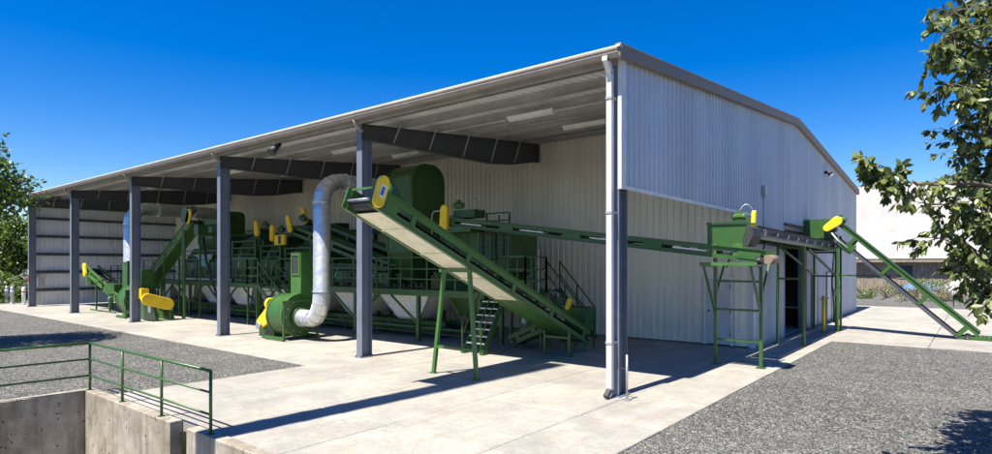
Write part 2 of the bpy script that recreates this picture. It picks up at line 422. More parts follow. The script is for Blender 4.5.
# rear wall, far gable
rw = MB().box(-LEN+.1, -.15, DEP-.1, DEP-.05, 3.2, 3.32).build('rear_wall', 'purlin', shed)
run_wall(rw, 'sheeting', 'x', DEP, -LEN, 0, z0, lambda p: roofz(DEP)-.02, 1)
fw = MB().box(-LEN+.03, -LEN+.2, .1, FW-.05, 6.1, 6.13).build('far_gable_wall', 'purlin', shed)
run_wall(fw, 'end_sheet', 'y', -LEN, 0, FW, z0, lambda p: roofz(p)-.02, -1)
run_wall(fw, 'sheeting', 'y', -LEN, FW, DEP, z0, lambda p: roofz(p)-.02, -1)
for z in (.95, 2.0, 3.05, 4.1, 5.15, 6.05):     # girts on the far end wall, shadow lines put into their dark colour
    mb = MB().box(-LEN+.03, -LEN+.25, .16, FW-.05, z, z+.02).box(-LEN+.23, -LEN+.25, .16, FW-.05, z-.09, z).box(-LEN+.03, -LEN+.05, .16, FW-.05, z+.02, z+.08)
    mb.build('girt', 'beam', fw)
# trims of the gable sheet
box(shed, 'base_flashing', 'white_trim', .036, .05, .05, FW-.02, 3.86, 3.93)
box(shed, 'base_flashing', 'purlin', .036, .055, FW+.12, DOOR[0]-.02, .0, .07)
box(shed, 'base_flashing', 'purlin', .036, .055, DOOR[1]+.02, DEP-.1, .0, .07)
box(shed, 'corner_trim', 'white_trim', -.02, .055, -.13, .05, 3.86, roofz(0)-.1)
box(shed, 'corner_trim', 'sheeting', -.08, .06, FW-.05, FW+.1, .0, 3.86)
box(shed, 'corner_trim', 'sheeting', -.1, .06, DEP-.1, DEP+.06, .0, roofz(DEP)-.1)
# door opening in the gable: jambs, head, half-open sliding leaf inside
box(shed, 'door_jamb', 'slate', -.25, .045, DOOR[0]-.02, DOOR[0]+.08, 0, DOOR[2]); box(shed, 'door_jamb', 'slate', -.25, .045, DOOR[1]-.08, DOOR[1]+.02, 0, DOOR[2])
box(shed, 'door_head', 'slate', -.25, .045, DOOR[0]-.02, DOOR[1]+.02, DOOR[2]-.02, DOOR[2]+.12)
box(shed, 'door_hood', 'dark', .04, .1, DOOR[0]-.05, DOOR[1]+.05, DOOR[2]+.125, DOOR[2]+.2)
def man_door(y0, y1, zt, label):
    d = box(shed, 'door', 'door_paint', .037, .075, y0, y1, .03, zt); d['label'] = label
    f = MB().box(.036, .095, y0-.06, y0-.002, .02, zt+.06).box(.036, .095, y1+.002, y1+.06, .02, zt+.06).box(.036, .095, y0-.002, y1+.002, zt+.002, zt+.06); f.build('frame', 'slate', d)
    tube(d, 'handle', 'dark', [(.075, y0+.1, 1.0), (.13, y0+.1, 1.0)], .025)
man_door(15.95, 16.85, 2.06, 'grey service door nearer the big opening'); man_door(18.85, 19.75, 2.06, 'grey service door nearer the back corner')
# personnel door in the inner wall
d = box(shed, 'door', 'door_paint', MD[0]+.03, MD[1]-.03, FW-.045, FW+.01, .05, MD[2]-.03); d['label'] = 'pale steel door in the shaded inner wall'
MB().box(MD[0]-.05, MD[0]+.027, FW-.075, FW+.02, .03, MD[2]+.05).box(MD[1]-.027, MD[1]+.05, FW-.075, FW+.02, .03, MD[2]+.05).box(MD[0]+.027, MD[1]-.027, FW-.075, FW+.02, MD[2]-.027, MD[2]+.05).build('frame', 'white_trim', d)
tube(d, 'handle', 'dark', [(MD[0]+.12, FW-.045, 1.05), (MD[0]+.12, FW-.1, 1.05)], .03)
for z in (.3, 1.0, 1.75): box(d, 'hinge', 'dark', MD[1]-.06, MD[1]-.035, FW-.06, FW-.045, z, z+.1)
for z in (1.05, .45): tube(shed, 'hose_bib', 'white_trim', [(-1.65, FW-.0, z), (-1.65, FW-.1, z)], .055, 10)
# columns
def column(x, y0, h, wf=.2, dp=.34, mat='slate', zb=0.012):
    c = MB().box(x-wf/2, x+wf/2, y0, y0+.014, zb, h).build('column', mat, shed)
    box(c, 'web', mat, x-.006, x+.006, y0+.014, y0+dp-.014, zb, h); box(c, 'flange', mat, x-wf/2, x+wf/2, y0+dp-.014, y0+dp, zb, h)
    box(c, 'base_plate', mat, x-.15, x+.15, y0-.05, y0+dp+.05, 0.002, .022)
    for bx in (-.1, .1):
        for by in (-.025, dp+.025): tube(c, 'anchor_bolt', 'dark', [(x+bx, y0+by, .01), (x+bx, y0+by, .06)], .014, 6)
    return c
CX = [-7.58*i for i in range(6)]
for i, x in enumerate(CX):
    if i == 0: x = -.12
    if i == 5: x = -LEN+.32
    box(shed, 'cap_plate', 'slate', x-.11, x+.11, -.1, -.082, 5.74, 6.2); column(x, -.08, 5.765, .22 if 0 < i < 5 else .2)
# rafters
def rafter(x):
    ys = [-.08, 2.6, 5.4, 6.6, 8.12]; dep = [.36, .58, .80, .78, .62]
    top = [roofz(y)-.24 for y in ys]
    prof = [(x-.006, y, z) for y, z in zip(ys, top)]+[(x-.006, y, z-d) for y, z, d in reversed(list(zip(ys, top, dep)))]
    r = prism(shed, 'rafter', 'beam', prof, (.012, 0, 0))
    for i in range(4):
        for z_, nm in ((top, 0), ([a-b for a, b in zip(top, dep)], 1)):
            s = -.008 if nm else .008
            MB().beam((x, ys[i], z_[i]+s), (x, ys[i+1], z_[i+1]+s), .18, .014).build('flange', 'beam', r)
    for y in (1.1, 2.5, 4.0, 5.4, 6.7):
        zt = roofz(y)-.25; zb_ = zt-np.interp(y, ys, dep)+.02
        for s in ((1, -1) if -37 < x < -1 else (-1,) if x > -1 else (1,)): MB().beam((x+s*.012, y, zb_+.03), (x+s*.3, y+.02, zt+.1), .03, .03).build('flange_brace', 'purlin', r)
    box(r, 'stiffener', 'beam', x-.085, x+.085, 8.1, 8.12, top[-1]-dep[-1]-.05, top[-1]+.05)
for i, x in enumerate(CX): rafter(-.14 if i == 0 else -LEN+.32 if i == 5 else x)
# rear-half frames and ridge kept simple: they stand inside the closed part
for x in CX[1:5]: MB().beam((x, FW+.3, roofz(FW)-.4), (x, MID, roofz(MID)-.4), .18, .3).beam((x, MID, roofz(MID)-.4), (x, DEP-.1, roofz(DEP)-.4), .18, .3).build('rafter', 'beam', shed)
# purlins
yy = .12
while yy < FW:
    z = roofz(yy)-.035
    MB().box(-LEN+.08, -.03, yy-.003, yy+.003, z-.19, z).box(-LEN+.08, -.03, yy, yy+.06, z-.006, z).box(-LEN+.08, -.03, yy-.06, yy, z-.196, z-.19).build('purlin', 'purlin', shed)
    yy += 1.33
# roof panels, both slopes
roof = MB().beam((-LEN-.15, MID, roofz(MID)+.05), (.12, MID, roofz(MID)+.05), .5, .03).build('roof', 'rake', shed)
def roof_panel(a, front):
    pr = [(u*.9066/PW, h*1.3) for u, h in profile()]; V = []
    y0, y1 = (-.33, MID-.02) if front else (DEP+.33, MID+.02)
    nl = 6
    for j in range(nl+1):
        y = y0+(y1-y0)*j/nl; z = H0+SLOPE*(y if front else 2*MID-y)
        for u, h in pr: V.append((a+u, y, z+h))
    n = len(pr); Fc = []
    for j in range(nl):
        for i in range(n-1):
            f = (j*n+i, j*n+i+1, (j+1)*n+i+1, (j+1)*n+i); Fc.append(f if front else f[::-1])
    return mesh('roof_panel', V, Fc, 'roof_sheet', roof)
a = -LEN-.12
for k in range(42):
    roof_panel(a+k*.9067, True); roof_panel(a+k*.9067, False)
# rake trim on both gables, eave gutter, downspout
for x0, x1 in ((.06, .15), (-LEN-.18, -LEN-.09)):
    for (ya, yb) in ((-.36, MID), (DEP+.36, MID)):
        za, zb = roofz(0)+SLOPE*(-.36), roofz(MID)
        V = [(x0, ya, za-.16), (x1, ya, za-.16), (x1, ya, za+.06), (x0, ya, za+.06), (x0, yb, zb-.16), (x1, yb, zb-.16), (x1, yb, zb+.06), (x0, yb, zb+.06)]
        mesh('rake_trim', V, BF if False else [(0, 1, 2, 3), (7, 6, 5, 4), (0, 4, 5, 1), (1, 5, 6, 2), (2, 6, 7, 3), (3, 7, 4, 0)], 'rake', shed)
        mesh('rake_cap', [(v[0]+(.012 if i % 4 in (1, 2) else -.012), v[1], v[2]+(.222 if i % 4 in (0, 1) else .03)) for i, v in enumerate(V)], [(0, 1, 2, 3), (7, 6, 5, 4), (0, 4, 5, 1), (1, 5, 6, 2), (2, 6, 7, 3), (3, 7, 4, 0)], 'gutter', shed)
for (ye, sg) in ((-.33, -1), (DEP+.33, 1)):
    ze = roofz(0)-.33*SLOPE
    g = MB().prism([(-LEN-.15, ye+sg*a_, ze+b_) for a_, b_ in [(0, .0), (.0, -.17), (.10, -.17), (.135, -.10), (.135, -.06), (.155, -.045), (.155, -.015), (.14, -.015), (.14, -.035), (.12, -.05), (.12, -.1), (.09, -.155), (.012, -.155), (.012, 0)]], (LEN+.3, 0, 0)).build('gutter', 'gutter', shed)
    MB().beam((-LEN-.16, ye+sg*.02, ze+.03), (.16, ye+sg*.02, ze+.03), .1, .03).build('drip_edge', 'white_trim', g)
for i in range(5): box(shed, 'eave_strut', 'purlin', -7.58*(i+1)+.03, -7.58*i-.03, -.13, -.08, roofz(0)-.24, roofz(0)-.05)
ds = MB().box(-.165, -.06, -.30, -.21, .16, 6.0).build('downspout', 'white_trim', shed)
MB().beam((-.11, -.42, 6.24), (-.11, -.42, 6.16), .1, .1).beam((-.11, -.42, 6.2), (-.11, -.25, 5.98), .1, .1).build('gooseneck', 'white_trim', ds)
MB().beam((-.11, -.25, .18), (-.11, -.42, .05), .09, .07).build('spout_shoe', 'dark', ds)
for z in (1.0, 3.4, 5.5): box(ds, 'strap', 'purlin', -.175, -.045, -.315, -.08, z, z+.04)
for i in (1, 2, 3, 4):   # other downspouts hidden behind their columns are short outlets only
    tube(shed, 'gutter_outlet', 'gutter', [(CX[i]+.16, -.4, 6.24), (CX[i]+.16, -.3, 6.05), (CX[i]+.16, -.1, 5.95)], .04)
# lamps
def strip_lamp(x, y):
    z = roofz(y)-.33
    l = box(shed, 'strip_lamp', 'lamp_white', x-.72, x+.72, y-.09, y+.09, z, z+.06)
    box(l, 'lens', 'lamp_white', x-.70, x+.70, y-.07, y+.07, z-.05, z)
    for s in (-.6, .6): tube(l, 'hanger', 'purlin', [(x+s, y, z+.06), (x+s, y, z+.16)], .008, 6)
    box(l, 'end_cap', 'dark', x-.735, x-.722, y-.08, y+.08, z-.04, z+.05)
for xb in (-3.8, -11.4, -19, -26.6, -34.1):
    for y in (2.4, 5.1): strip_lamp(xb, y)
fl = tube(shed, 'flood_lamp', 'dark', [(.05, 18.4, 6.35), (.22, 18.4, 6.35), (.3, 18.4, 6.22)], [.06, .08, .12], 10); tube(fl, 'lens', 'lens', [(.3, 18.4, 6.22), (.32, 18.4, 6.19)], .11, 10)
fl = tube(shed, 'flood_lamp', 'dark', [(-11.3, -.1, 6.1), (-11.3, -.28, 5.95), (-11.3, -.4, 5.8)], [.05, .09, .14], 10)
fl = tube(shed, 'flood_lamp', 'dark', [(-37.2, -.1, 6.0), (-37.2, -.3, 5.9), (-37.2, -.45, 5.75)], [.05, .12, .17], 10)
tube(shed, 'conduit', 'purlin', [(.055, 9.2, 3.3), (.055, 9.2, 4.3), (.055, 9.2, 4.6)], .02); box(shed, 'junction_box', 'purlin', .036, .13, 9.1, 9.3, 4.55, 4.85)
tube(shed, 'conduit', 'green', [(.06, 17.6, 1.0), (.25, 17.6, 1.0), (.25, 17.6, .1)], .03)
box(shed, 'sign', 'white_trim', -LEN+.26, -LEN+.38, -.097, -.083, 1.9, 2.1); box(shed, 'sign', 'red', -LEN+.25, -LEN+.39, -.1, -.083, 1.45, 1.75)
box(shed, 'electrical_box', 'galv_dull', -LEN+.4, -LEN+.6, .3, .6, 1.2, 1.7)
# plinth curb inside + dark store content seen through the opening
t = thing('pallet_stack', 'dark stack of pallets and sacks inside the gable doorway', 'pallets', (-2.3, 14.4, 0))
for k in range(7): 
    j = random.uniform(-.04, .04)
    mb = MB(); z = .01+k*.145
    for q in range(5): mb.box(-2.8+q*.24+j, -2.66+q*.24+j, 13.9, 15.0, z+.1, z+.12)
    for q in range(3): mb.box(-2.8+j, -1.7+j, 13.9+q*.5, 14.0+q*.5, z, z+.1)
    mb.build('pallet', 'weathered_wood', t)
t = thing('guard_post', 'slim galvanized bollard pipe beside the white downspout corner', 'bollard', (.14, -.12, 0))
tube(t, 'pipe', 'galv_dull', [(.2, -.2, .01), (.2, -.2, .82)], .022); tube(t, 'clamp', 'dark', [(.0, -.1, .55), (.24, -.2, .55)], .012); box(t, 'foot', 'galv_dull', .13, .27, -.27, -.13, .004, .02)

# ------------------------------------------------------------------ conveyors
def motor(par, p, ax, r=.1, L=.32, mat='motor'):
    p = Vector(p); ax = Vector(ax).normalized()
    m = tube(par, 'motor', mat, [p, p+ax*L*.1, p+ax*L*.12, p+ax*L*.85, p+ax*L], [r*.6, r, r, r, r*.75], 12)
    fb = MB()
    u = ax.cross(Vector((0, 0, 1))) if abs(ax.z) < .9 else Vector((1, 0, 0)); u.normalize(); v = ax.cross(u)
    for k in range(10):
        a = 2*math.pi*k/10; dr = u*math.cos(a)+v*math.sin(a); fb.beam(p+ax*L*.2+dr*r*1.04, p+ax*L*.8+dr*r*1.04, .012, .02, up=dr)
    fb.build('cooling_fins', mat, m)
    box_c = p+ax*L*.5+Vector((0, 0, r*1.2)); MB().box(box_c.x-.05, box_c.x+.05, box_c.y-.05, box_c.y+.05, box_c.z-.05, box_c.z+.05).build('terminal_box', mat, m)
    return m
def capsule_guard(par, c, ax, ldir, length, wd, th, name='belt_guard', mat='yellow', taper=1.):
    """stadium-shaped guard: centre c, thickness axis ax, long axis ldir"""
    c = Vector(c); ax = Vector(ax).normalized(); l = Vector(ldir).normalized(); s = ax.cross(l).normalized()
    r0, r1 = wd/2, wd/2*taper; hl = length/2-wd/2; poly = []
    for k in range(9):
        a = math.pi*k/8; poly.append(c+l*hl+(s*math.cos(a)+l*math.sin(a))*r0)
    for k in range(9):
        a = math.pi*(1+k/8); poly.append(c-l*hl+(s*math.cos(a)+l*math.sin(a))*r1)
    o = prism(par, name, mat, poly, ax*th); bevelled(o, .02, 2); return o
def conveyor(root, tail, head, wd, *, up_h=.15, lo_h=.16, gap=.12, pan=None, pan_split=None, side='green', lower=None, step=1.25, rollers=False, belt=True, cover=0., brk=.16, side_t=.035, belt_n=0.):
    """trough conveyor: two upper channels, two lower channels, brackets between, belt, pan"""
    T = Vector(tail); Hd = Vector(head); d = (Hd-T).normalized(); s = d.cross(Vector((0, 0, 1))).normalized(); n = s.cross(d).normalized(); L = (Hd-T).length
    lower = lower or side; hw = wd/2
    zu = gap/2+up_h/2; zl = -gap/2-lo_h/2
    for sg in (-1, 1):
        o = s*sg*hw
        ch = MB().beam(T+o+n*zu, Hd+o+n*zu, side_t, up_h, up=n).build('side_channel', side, root)
        MB().beam(T+o+s*sg*.02+n*(zu+up_h/2+.008), Hd+o+s*sg*.02+n*(zu+up_h/2+.008), side_t+.045, .014, up=n).build('flange', side, ch)
        lc = MB().beam(T+o+n*zl, Hd+o+n*zl, side_t, lo_h, up=n).build('lower_channel', lower, root)
        MB().beam(T+o+s*sg*.018+n*(zl-lo_h/2-.008), Hd+o+s*sg*.018+n*(zl-lo_h/2-.008), side_t+.04, .014, up=n).build('flange', lower, lc)
        k = .35
        while k < L-.2:
            p = T+d*k+o+s*sg*.012
            MB().beam(p-d*brk/2, p+d*brk/2, side_t+.01, gap+.08, up=n).build('bracket', side, root)
            k += step
    if belt:
        b = MB().beam(T+d*.1+n*belt_n, Hd-d*.1+n*belt_n, wd-side_t-.02, .014, up=n).build('belt', 'rubber', root)
        k = .3; cl = MB()
        while k < L-.3:
            cl.beam(T+d*k-s*(hw-.05)+n*(belt_n+.025), T+d*k+s*(hw-.05)+n*(belt_n+.025), .012, .04, up=n); k += .42
        cl.build('cleats', 'rubber', b, kind='stuff')
        MB().beam(T+d*.1+n*(zl), Hd-d*.1+n*(zl), wd-side_t-.02, .012, up=n).build('return_belt', 'rubber', root)
    for p, nm in ((T+d*.12, 'tail_pulley'), (Hd-d*.12, 'head_pulley')):
        q = p+n*(-.06); tube(root, nm, 'dark', [q-s*(hw-.03), q+s*(hw-.03)], .11, 14)
        tube(root, 'shaft', 'galv_dull', [q-s*(hw+.09), q+s*(hw+.09)], .022, 8)
        for sg in (-1, 1): 
            w_ = q+s*sg*(hw+.045); MB().beam(w_-d*.09, w_+d*.09, .05, .1, up=n).build('bearing', 'dark', root)
    if pan:
        q0, q1 = T+d*.4+n*(zl-lo_h/2+.01), Hd-d*.25+n*(zl-lo_h/2+.01)
        if pan_split:
            m = q0.lerp(q1, pan_split); MB().beam(q0, m-d*.004, wd-side_t, .01, up=n).build('pan', side, root); MB().beam(m+d*.004, q1, wd-side_t, .01, up=n).build('pan', pan, root)
            for f in (.3, .6, .85):
                c = m.lerp(q1, f)-n*.016; MB().beam(c-s*hw*.92, c+s*hw*.92, .05, .022, up=n).build('pan_stiffener', pan, root)
        else: MB().beam(q0, q1, wd-side_t, .01, up=n).build('pan', pan, root)
    return d, s, n, L
def aframe(root, feet, tops, mat='green', cross=(.25,), r=.05):
    for f, tp in zip(feet, tops):
        MB().beam(f, tp, r*1.6, r*1.6).build('leg', mat, root); box(root, 'foot_plate', mat, f[0]-.09, f[0]+.09, f[1]-.07, f[1]+.07, .003, .018)
    for c in cross:
        a = Vector(feet[0]).lerp(Vector(tops[0]), c); b = Vector(feet[1]).lerp(Vector(tops[1]), c); MB().beam(a, b, .06, .06).build('cross_bar', mat, root)
def gooseneck(root, p, q, h, name='cable_loop', mat='galv_dull', r=.014):
    p = Vector(p); q = Vector(q); pts = []
    for i in range(9):
        f = i/8; pts.append(p.lerp(q, f)+Vector((0, 0, h*math.sin(math.pi*f))))
    tube(root, name, mat, pts, r, 6)

# --- main incline in front
t = thing('incline_conveyor', 'large green inclined conveyor on an A-frame, rising out past the columns', 'conveyor', (-3.78, -.47, 0))
XC = -3.745
zc = lambda y: 3.63-.43*(y+2.9)
d, s, n, L = conveyor(t, (XC, 4.62, zc(4.62)), (XC, -3.05, zc(-3.05)), .76, up_h=.13, lo_h=.12, gap=.15, pan='cream', pan_split=.40, side='green_light', step=1.75, brk=.12)  # cream upper stretch: light bounced off the slab put into the pan colour
aframe(t, [(-4.45, -.46, .018), (-3.17, -.46, .018)], [(-4.12, -.46, 2.3), (-3.37, -.46, 2.3)], 'green_light', (.26,), .048)
MB().beam((-4.24, -.46, 2.32), (-3.25, -.46, 2.32), .09, .06).build('saddle', 'green_light', t)
aframe(t, [(-4.14, 3.55, .018), (-3.35, 3.55, .018)], [(-4.14, 3.55, .64), (-3.35, 3.55, .64)], 'green', (.75,), .04)
hd = Vector((XC, -3.0, zc(-3.0)))
# box head: end plates and yellow guard with sticker
g = capsule_guard(t, (-3.30, -3.02, 3.78), (1, 0, 0), (0, .34, 1), .62, .24, .1)
prism(g, 'sticker', 'lamp_white', [(-3.197, y-.22, z-.19) for y, z in ((-2.90, 3.88), (-2.78, 3.84), (-2.70, 4.06), (-2.82, 4.10))], (.003, 0, 0))
prism(g, 'sticker_mark', 'blue', [(-3.193, y-.22, z-.19) for y, z in ((-2.87, 3.91), (-2.80, 3.885), (-2.735, 4.04), (-2.805, 4.065))], (.002, 0, 0))
motor(t, (-3.42, -2.45, 3.83), (-1, 0, 0), .1, .36, 'green'); box(t, 'motor_mount', 'green', -3.85, -3.36, -2.6, -2.3, 3.6, 3.74)
for xe in (-4.145, -3.345):
    prism(t, 'head_plate', 'green_light', [(xe, -3.22, 3.54), (xe, -3.06, 3.92), (xe, -2.45, 3.66), (xe, -2.6, 3.27)], (.025 if xe < -3.8 else -.025, 0, 0))
MB().beam((-4.13, -2.97, 3.88), (-3.36, -2.97, 3.88), .05, .04).build('head_bar', 'green_light', t)
for k in range(3): tube(t, 'head_roller', 'galv_dull', [(-4.11, -3.08+.12*k, 3.66-.03*k), (-3.38, -3.08+.12*k, 3.66-.03*k)], .03, 8)

# --- tail hopper behind the incline
t = thing('feed_hopper', 'dark green open feed hopper at the low end of the inclined conveyor', 'hopper', (-3.9, 5.15, 0))
V = [(-4.2, 4.62, 1.2), (-3.5, 4.62, 1.2), (-3.5, 5.2, 1.2), (-4.2, 5.2, 1.2), (-4.1, 4.75, .25), (-3.6, 4.75, .25), (-3.6, 5.05, .25), (-4.1, 5.05, .25)]
mesh('shell', V, [(0, 1, 5, 4), (1, 2, 6, 5), (2, 3, 7, 6), (3, 0, 4, 7), (4, 5, 6, 7)], 'green', t)
for a_, b_ in ((0, 1), (1, 2), (2, 3), (3, 0)): MB().beam(V[a_], V[b_], .05, .05).build('rim', 'green', t)
for x, y in ((-4.17, 4.65), (-3.53, 4.65), (-4.17, 5.17), (-3.53, 5.17)): beam(t, 'leg', 'green', (x, y, .005), (x, y, 1.18), .05, .05)
capsule_guard(t, (-4.0, 4.6, 1.32), (0, -1, 0), (.35, 0, 1), .36, .16, .08); motor(t, (-4.25, 4.75, 1.34), (-1, 0, .1), .075, .28)
gooseneck(t, (-4.45, 4.8, 1.3), (-5.0, 4.8, 1.1), .5)
t = thing('drag_conveyor', 'short low green conveyor tilting down beside the feed hopper', 'conveyor', (-4.9, 3.9, 0))
conveyor(t, (-5.6, 4.1, .2), (-4.35, 4.1, .75), .5, up_h=.12, lo_h=.12, gap=.06, step=.6)
for x, zt in ((-5.4, .2), (-4.5, .55)):
    for y in (3.88, 4.32): beam(t, 'leg', 'green', (x, y, .005), (x, y, zt), .04, .04)
t = thing('control_box', 'dark green control box with pale labels behind the stairs', 'control box', (-5.35, 4.75, 0))
bevelled(box(t, 'cabinet', 'green_dark', -5.85, -5.0, 4.75, 5.1, .25, 1.05), .02); 
for x, z in ((-5.72, .72), (-5.35, .72), (-5.72, .42), (-5.35, .45)): box(t, 'label_plate', 'white_trim', x-.09, x+.09, 4.742, 4.75, z-.08, z+.08)
for x in (-5.8, -5.05): beam(t, 'leg', 'green_dark', (x, 4.95, .005), (x, 4.95, .26), .05, .05)
tube(t, 'conduit', 'galvanized', [(-6.4, 4.72, 1.0), (-5.0, 4.72, 1.12), (-4.5, 4.72, 1.1)], .02)

# --- long transfer conveyor through the shed to the gable side
t = thing('transfer_conveyor', 'long green transfer conveyor running level across the inner wall', 'conveyor', (-3.8, 4.4, 0))
ax0, ax1 = Vector((1.45, 4.4, 2.62)), Vector((-8.6, 4.4, 3.88))
d, s, n, L = conveyor(t, ax0, ax1, .64, up_h=.10, lo_h=.08, gap=.08, step=2.35, brk=.5, side='green')
k = 1.2
while k < L-.6:
    p = ax0+d*k; tube(t, 'idler_roller', 'dark', [p-s*.34, p+s*.34], .045, 8)
    q = p+d*.55-s*.345; MB().beam(q-d*.42, q+d*.42, .012, .035, up=n).build('skirt_strip', 'white_trim', t); k += 2.35
# drum pulley at the outer end
tube(t, 'end_drum', 'rake', [(1.5, 4.06, 2.57), (1.5, 4.74, 2.57)], .105, 16)
# head drive at the inner end
capsule_guard(t, (-8.33, 4.02, 3.98), (0, -1, 0), (.06, 0, 1), .82, .3, .14, taper=1.1); motor(t, (-8.05, 4.1, 4.35), (1, 0, 0), .1, .4, 'green')
box(t, 'gearbox', 'green_dark', -8.1, -7.2, 4.12, 4.65, 3.95, 4.2); box(t, 'drive_box', 'green', -8.7, -7.3, 4.05, 4.75, 3.5, 3.62)
gooseneck(t, (-7.6, 4.3, 4.3), (-7.1, 4.3, 4.15), .35); tube(t, 'hoop', 'galv_dull', [(-8.95, 4.0, 3.4), (-8.95, 4.0, 4.1), (-8.87, 4.0, 4.2), (-8.5, 4.0, 4.22)], .02, 6)
for x in (-8.6, -7.0):
    zt = 3.86-.119*(x+8.95)-.2
    for y in (4.1, 4.7): beam(t, 'leg', 'green', (x, y, 1.64), (x, y, zt), .06, .06)
# outer support frame
for x in (.08, 1.15): 
    beam(t, 'leg', 'green', (x, 4.84, .02), (x, 4.84, 2.62), .075, .075); box(t, 'foot_plate', 'green', x-.1, x+.1, 4.74, 4.94, .004, .02)
    beam(t, 'bracket_arm', 'green', (x, 4.0, 2.43), (x, 4.84, 2.43), .06, .06); beam(t, 'knee_brace', 'green', (x, 4.02, 2.42), (x, 4.82, 1.3), .05, .05)
MB().beam((.0, 4.0, 2.47), (1.3, 4.0, 2.47), .08, .08).build('cross_bar', 'green_light', t)
for z in (.62, 1.36, 2.05): beam(t, 'rung_bar', 'green', (.08, 4.84, z), (1.15, 4.84, z), .05, .05)
for x in (.08, 1.15): beam(t, 'rear_strut', 'green', (x+.05, 5.4, 2.5), (x, 4.86, 1.7), .045, .045)

# --- steel box hopper at the handover
t = thing('transfer_hopper', 'bright green box hopper above the transfer conveyor outside the corner', 'hopper', (.6, 4.45, 2.8))
X0, X1, Y0, Y1 = .16, 1.02, 4.1, 4.75
prism(t, 'front_plate', 'green', [(X0, Y0, 3.42), (X1, Y0, 3.38), (X1+.02, Y0, 3.3), (X1-.1, Y0, 2.92), (X1-.1, Y0, 2.86), (X0+.02, Y0, 2.94)], (0, .02, 0))
prism(t, 'rear_plate', 'green', [(X0, Y1, 3.42), (X1, Y1, 3.38), (X1+.02, Y1, 3.3), (X1-.1, Y1, 2.92), (X1-.1, Y1, 2.86), (X0+.02, Y1, 2.94)], (0, .02, 0))
box(t, 'end_plate', 'green', X0-.02, X0, Y0, Y1+.02, 2.94, 3.43); 
prism(t, 'curved_end', 'dark', [(X1+.02, Y0-.005, 3.36), (X1+.14, Y0-.005, 3.30), (X1+.16, Y0-.005, 3.12), (X1+.04, Y0-.005, 2.88), (X1-.09, Y0-.005, 2.88), (X1+.03, Y0-.005, 3.28)], (0, .68, 0))
box(t, 'rim', 'green_dark', X0-.03, X1+.02, Y0-.035, Y0-.001, 3.40, 3.45); box(t, 'rim', 'green_dark', X0-.03, X1+.02, Y1+.02, Y1+.05, 3.40, 3.45)
for x in (.25, .85): box(t, 'mount', 'green_light', x-.11, x+.11, Y0-.03, Y0-.001, 2.66, 2.95)

# --- roller conveyor along the gable wall
t = thing('gable_conveyor', 'level conveyor with bright rollers on green legs along the gable wall', 'conveyor', (.68, 10, 0))
T0, T1 = Vector((.68, 15.3, 3.12)), Vector((.68, 4.95, 3.26))
d, s, n, L = conveyor(t, T0, T1, .66, up_h=.09, lo_h=.08, gap=.05, step=50, lower='dark', side='dark', brk=.05)
k = .5; 
while k < L-.3:
    p = T0+d*k-s*.345-n*.02; tube(t, 'roller_bracket', 'galvanized', [p+n*.1, p-n*.14], .02, 6); tube(t, 'roller', 'dark', [T0+d*k-s*.31-n*.12, T0+d*k+s*.31-n*.12], .04, 8)
    tube(t, 'roller_cap', 'galvanized', [p-s*.0+n*.02, p+s*-.04+n*.02], .035, 8); k += 1.15
MB().beam(T0+Vector((.36, 0, -.14)), T1+Vector((.36, 0, -.14)), .05, .1).build('stringer', 'green', t); MB().beam(T0+Vector((-.36, 0, -.14)), T1+Vector((-.36, 0, -.14)), .05, .1).build('stringer', 'green', t)
for y, z in ((9.75, 3.0), (15.0, 2.93)):
    for x in (.32, 1.05): beam(t, 'leg', 'green', (x, y, .02), (x, y, z), .075, .075); box(t, 'foot_plate', 'green', x-.1, x+.1, y-.09, y+.09, .004, .02)
    beam(t, 'rung_bar', 'green', (.32, y, 2.02), (1.05, y, 2.02), .06, .06); beam(t, 'cap_bar', 'green', (.28, y, z-.03), (1.09, y, z-.03), .07, .07)
for x in (.32, 1.05):
    beam(t, 'knee_brace', 'green_dark', (x, 10.4, 2.93), (x, 14.97, 2.05), .05, .07)
    beam(t, 'knee_brace', 'green_dark', (x, 5.6, 2.98), (x, 4.95, 2.4), .04, .04)
beam(t, 'tie_bar', 'green', (1.05, 15.0, 2.05), (2.75, 15.0, 2.05), .05, .05)
tube(t, 'guard_pipe', 'yellow', [(.75, 14.4, .02), (.75, 14.4, 1.3)], .06, 10); tube(t, 'hose', 'dark', [(1.0, 14.85, 2.9), (.95, 14.8, 1.8), (1.0, 14.86, .9), (1.0, 14.9, .3)], .025)
box(t, 'switch_box', 'galv_dull', .98, 1.16, 14.86, 14.96, 1.3, 1.55)
capsule_guard(t, (.9, 5.0, 3.55), (1, 0, 0), (0, .1, 1), .42, .17, .1); motor(t, (.75, 5.05, 3.62), (-1, 0, 0), .09, .3, 'green_light')
gooseneck(t, (.55, 5.05, 3.7), (.95, 5.2, 3.6), .28); 
box(t, 'motor_mount', 'green', .45, .9, 4.95, 5.15, 3.36, 3.54)
cs = box(t, 'encoder_box', 'lamp_white', 1.015, 1.03, 5.5, 5.72, 3.13, 3.33); box(cs, 'encoder_mark', 'dark', 1.03, 1.034, 5.54, 5.60, 3.17, 3.29)

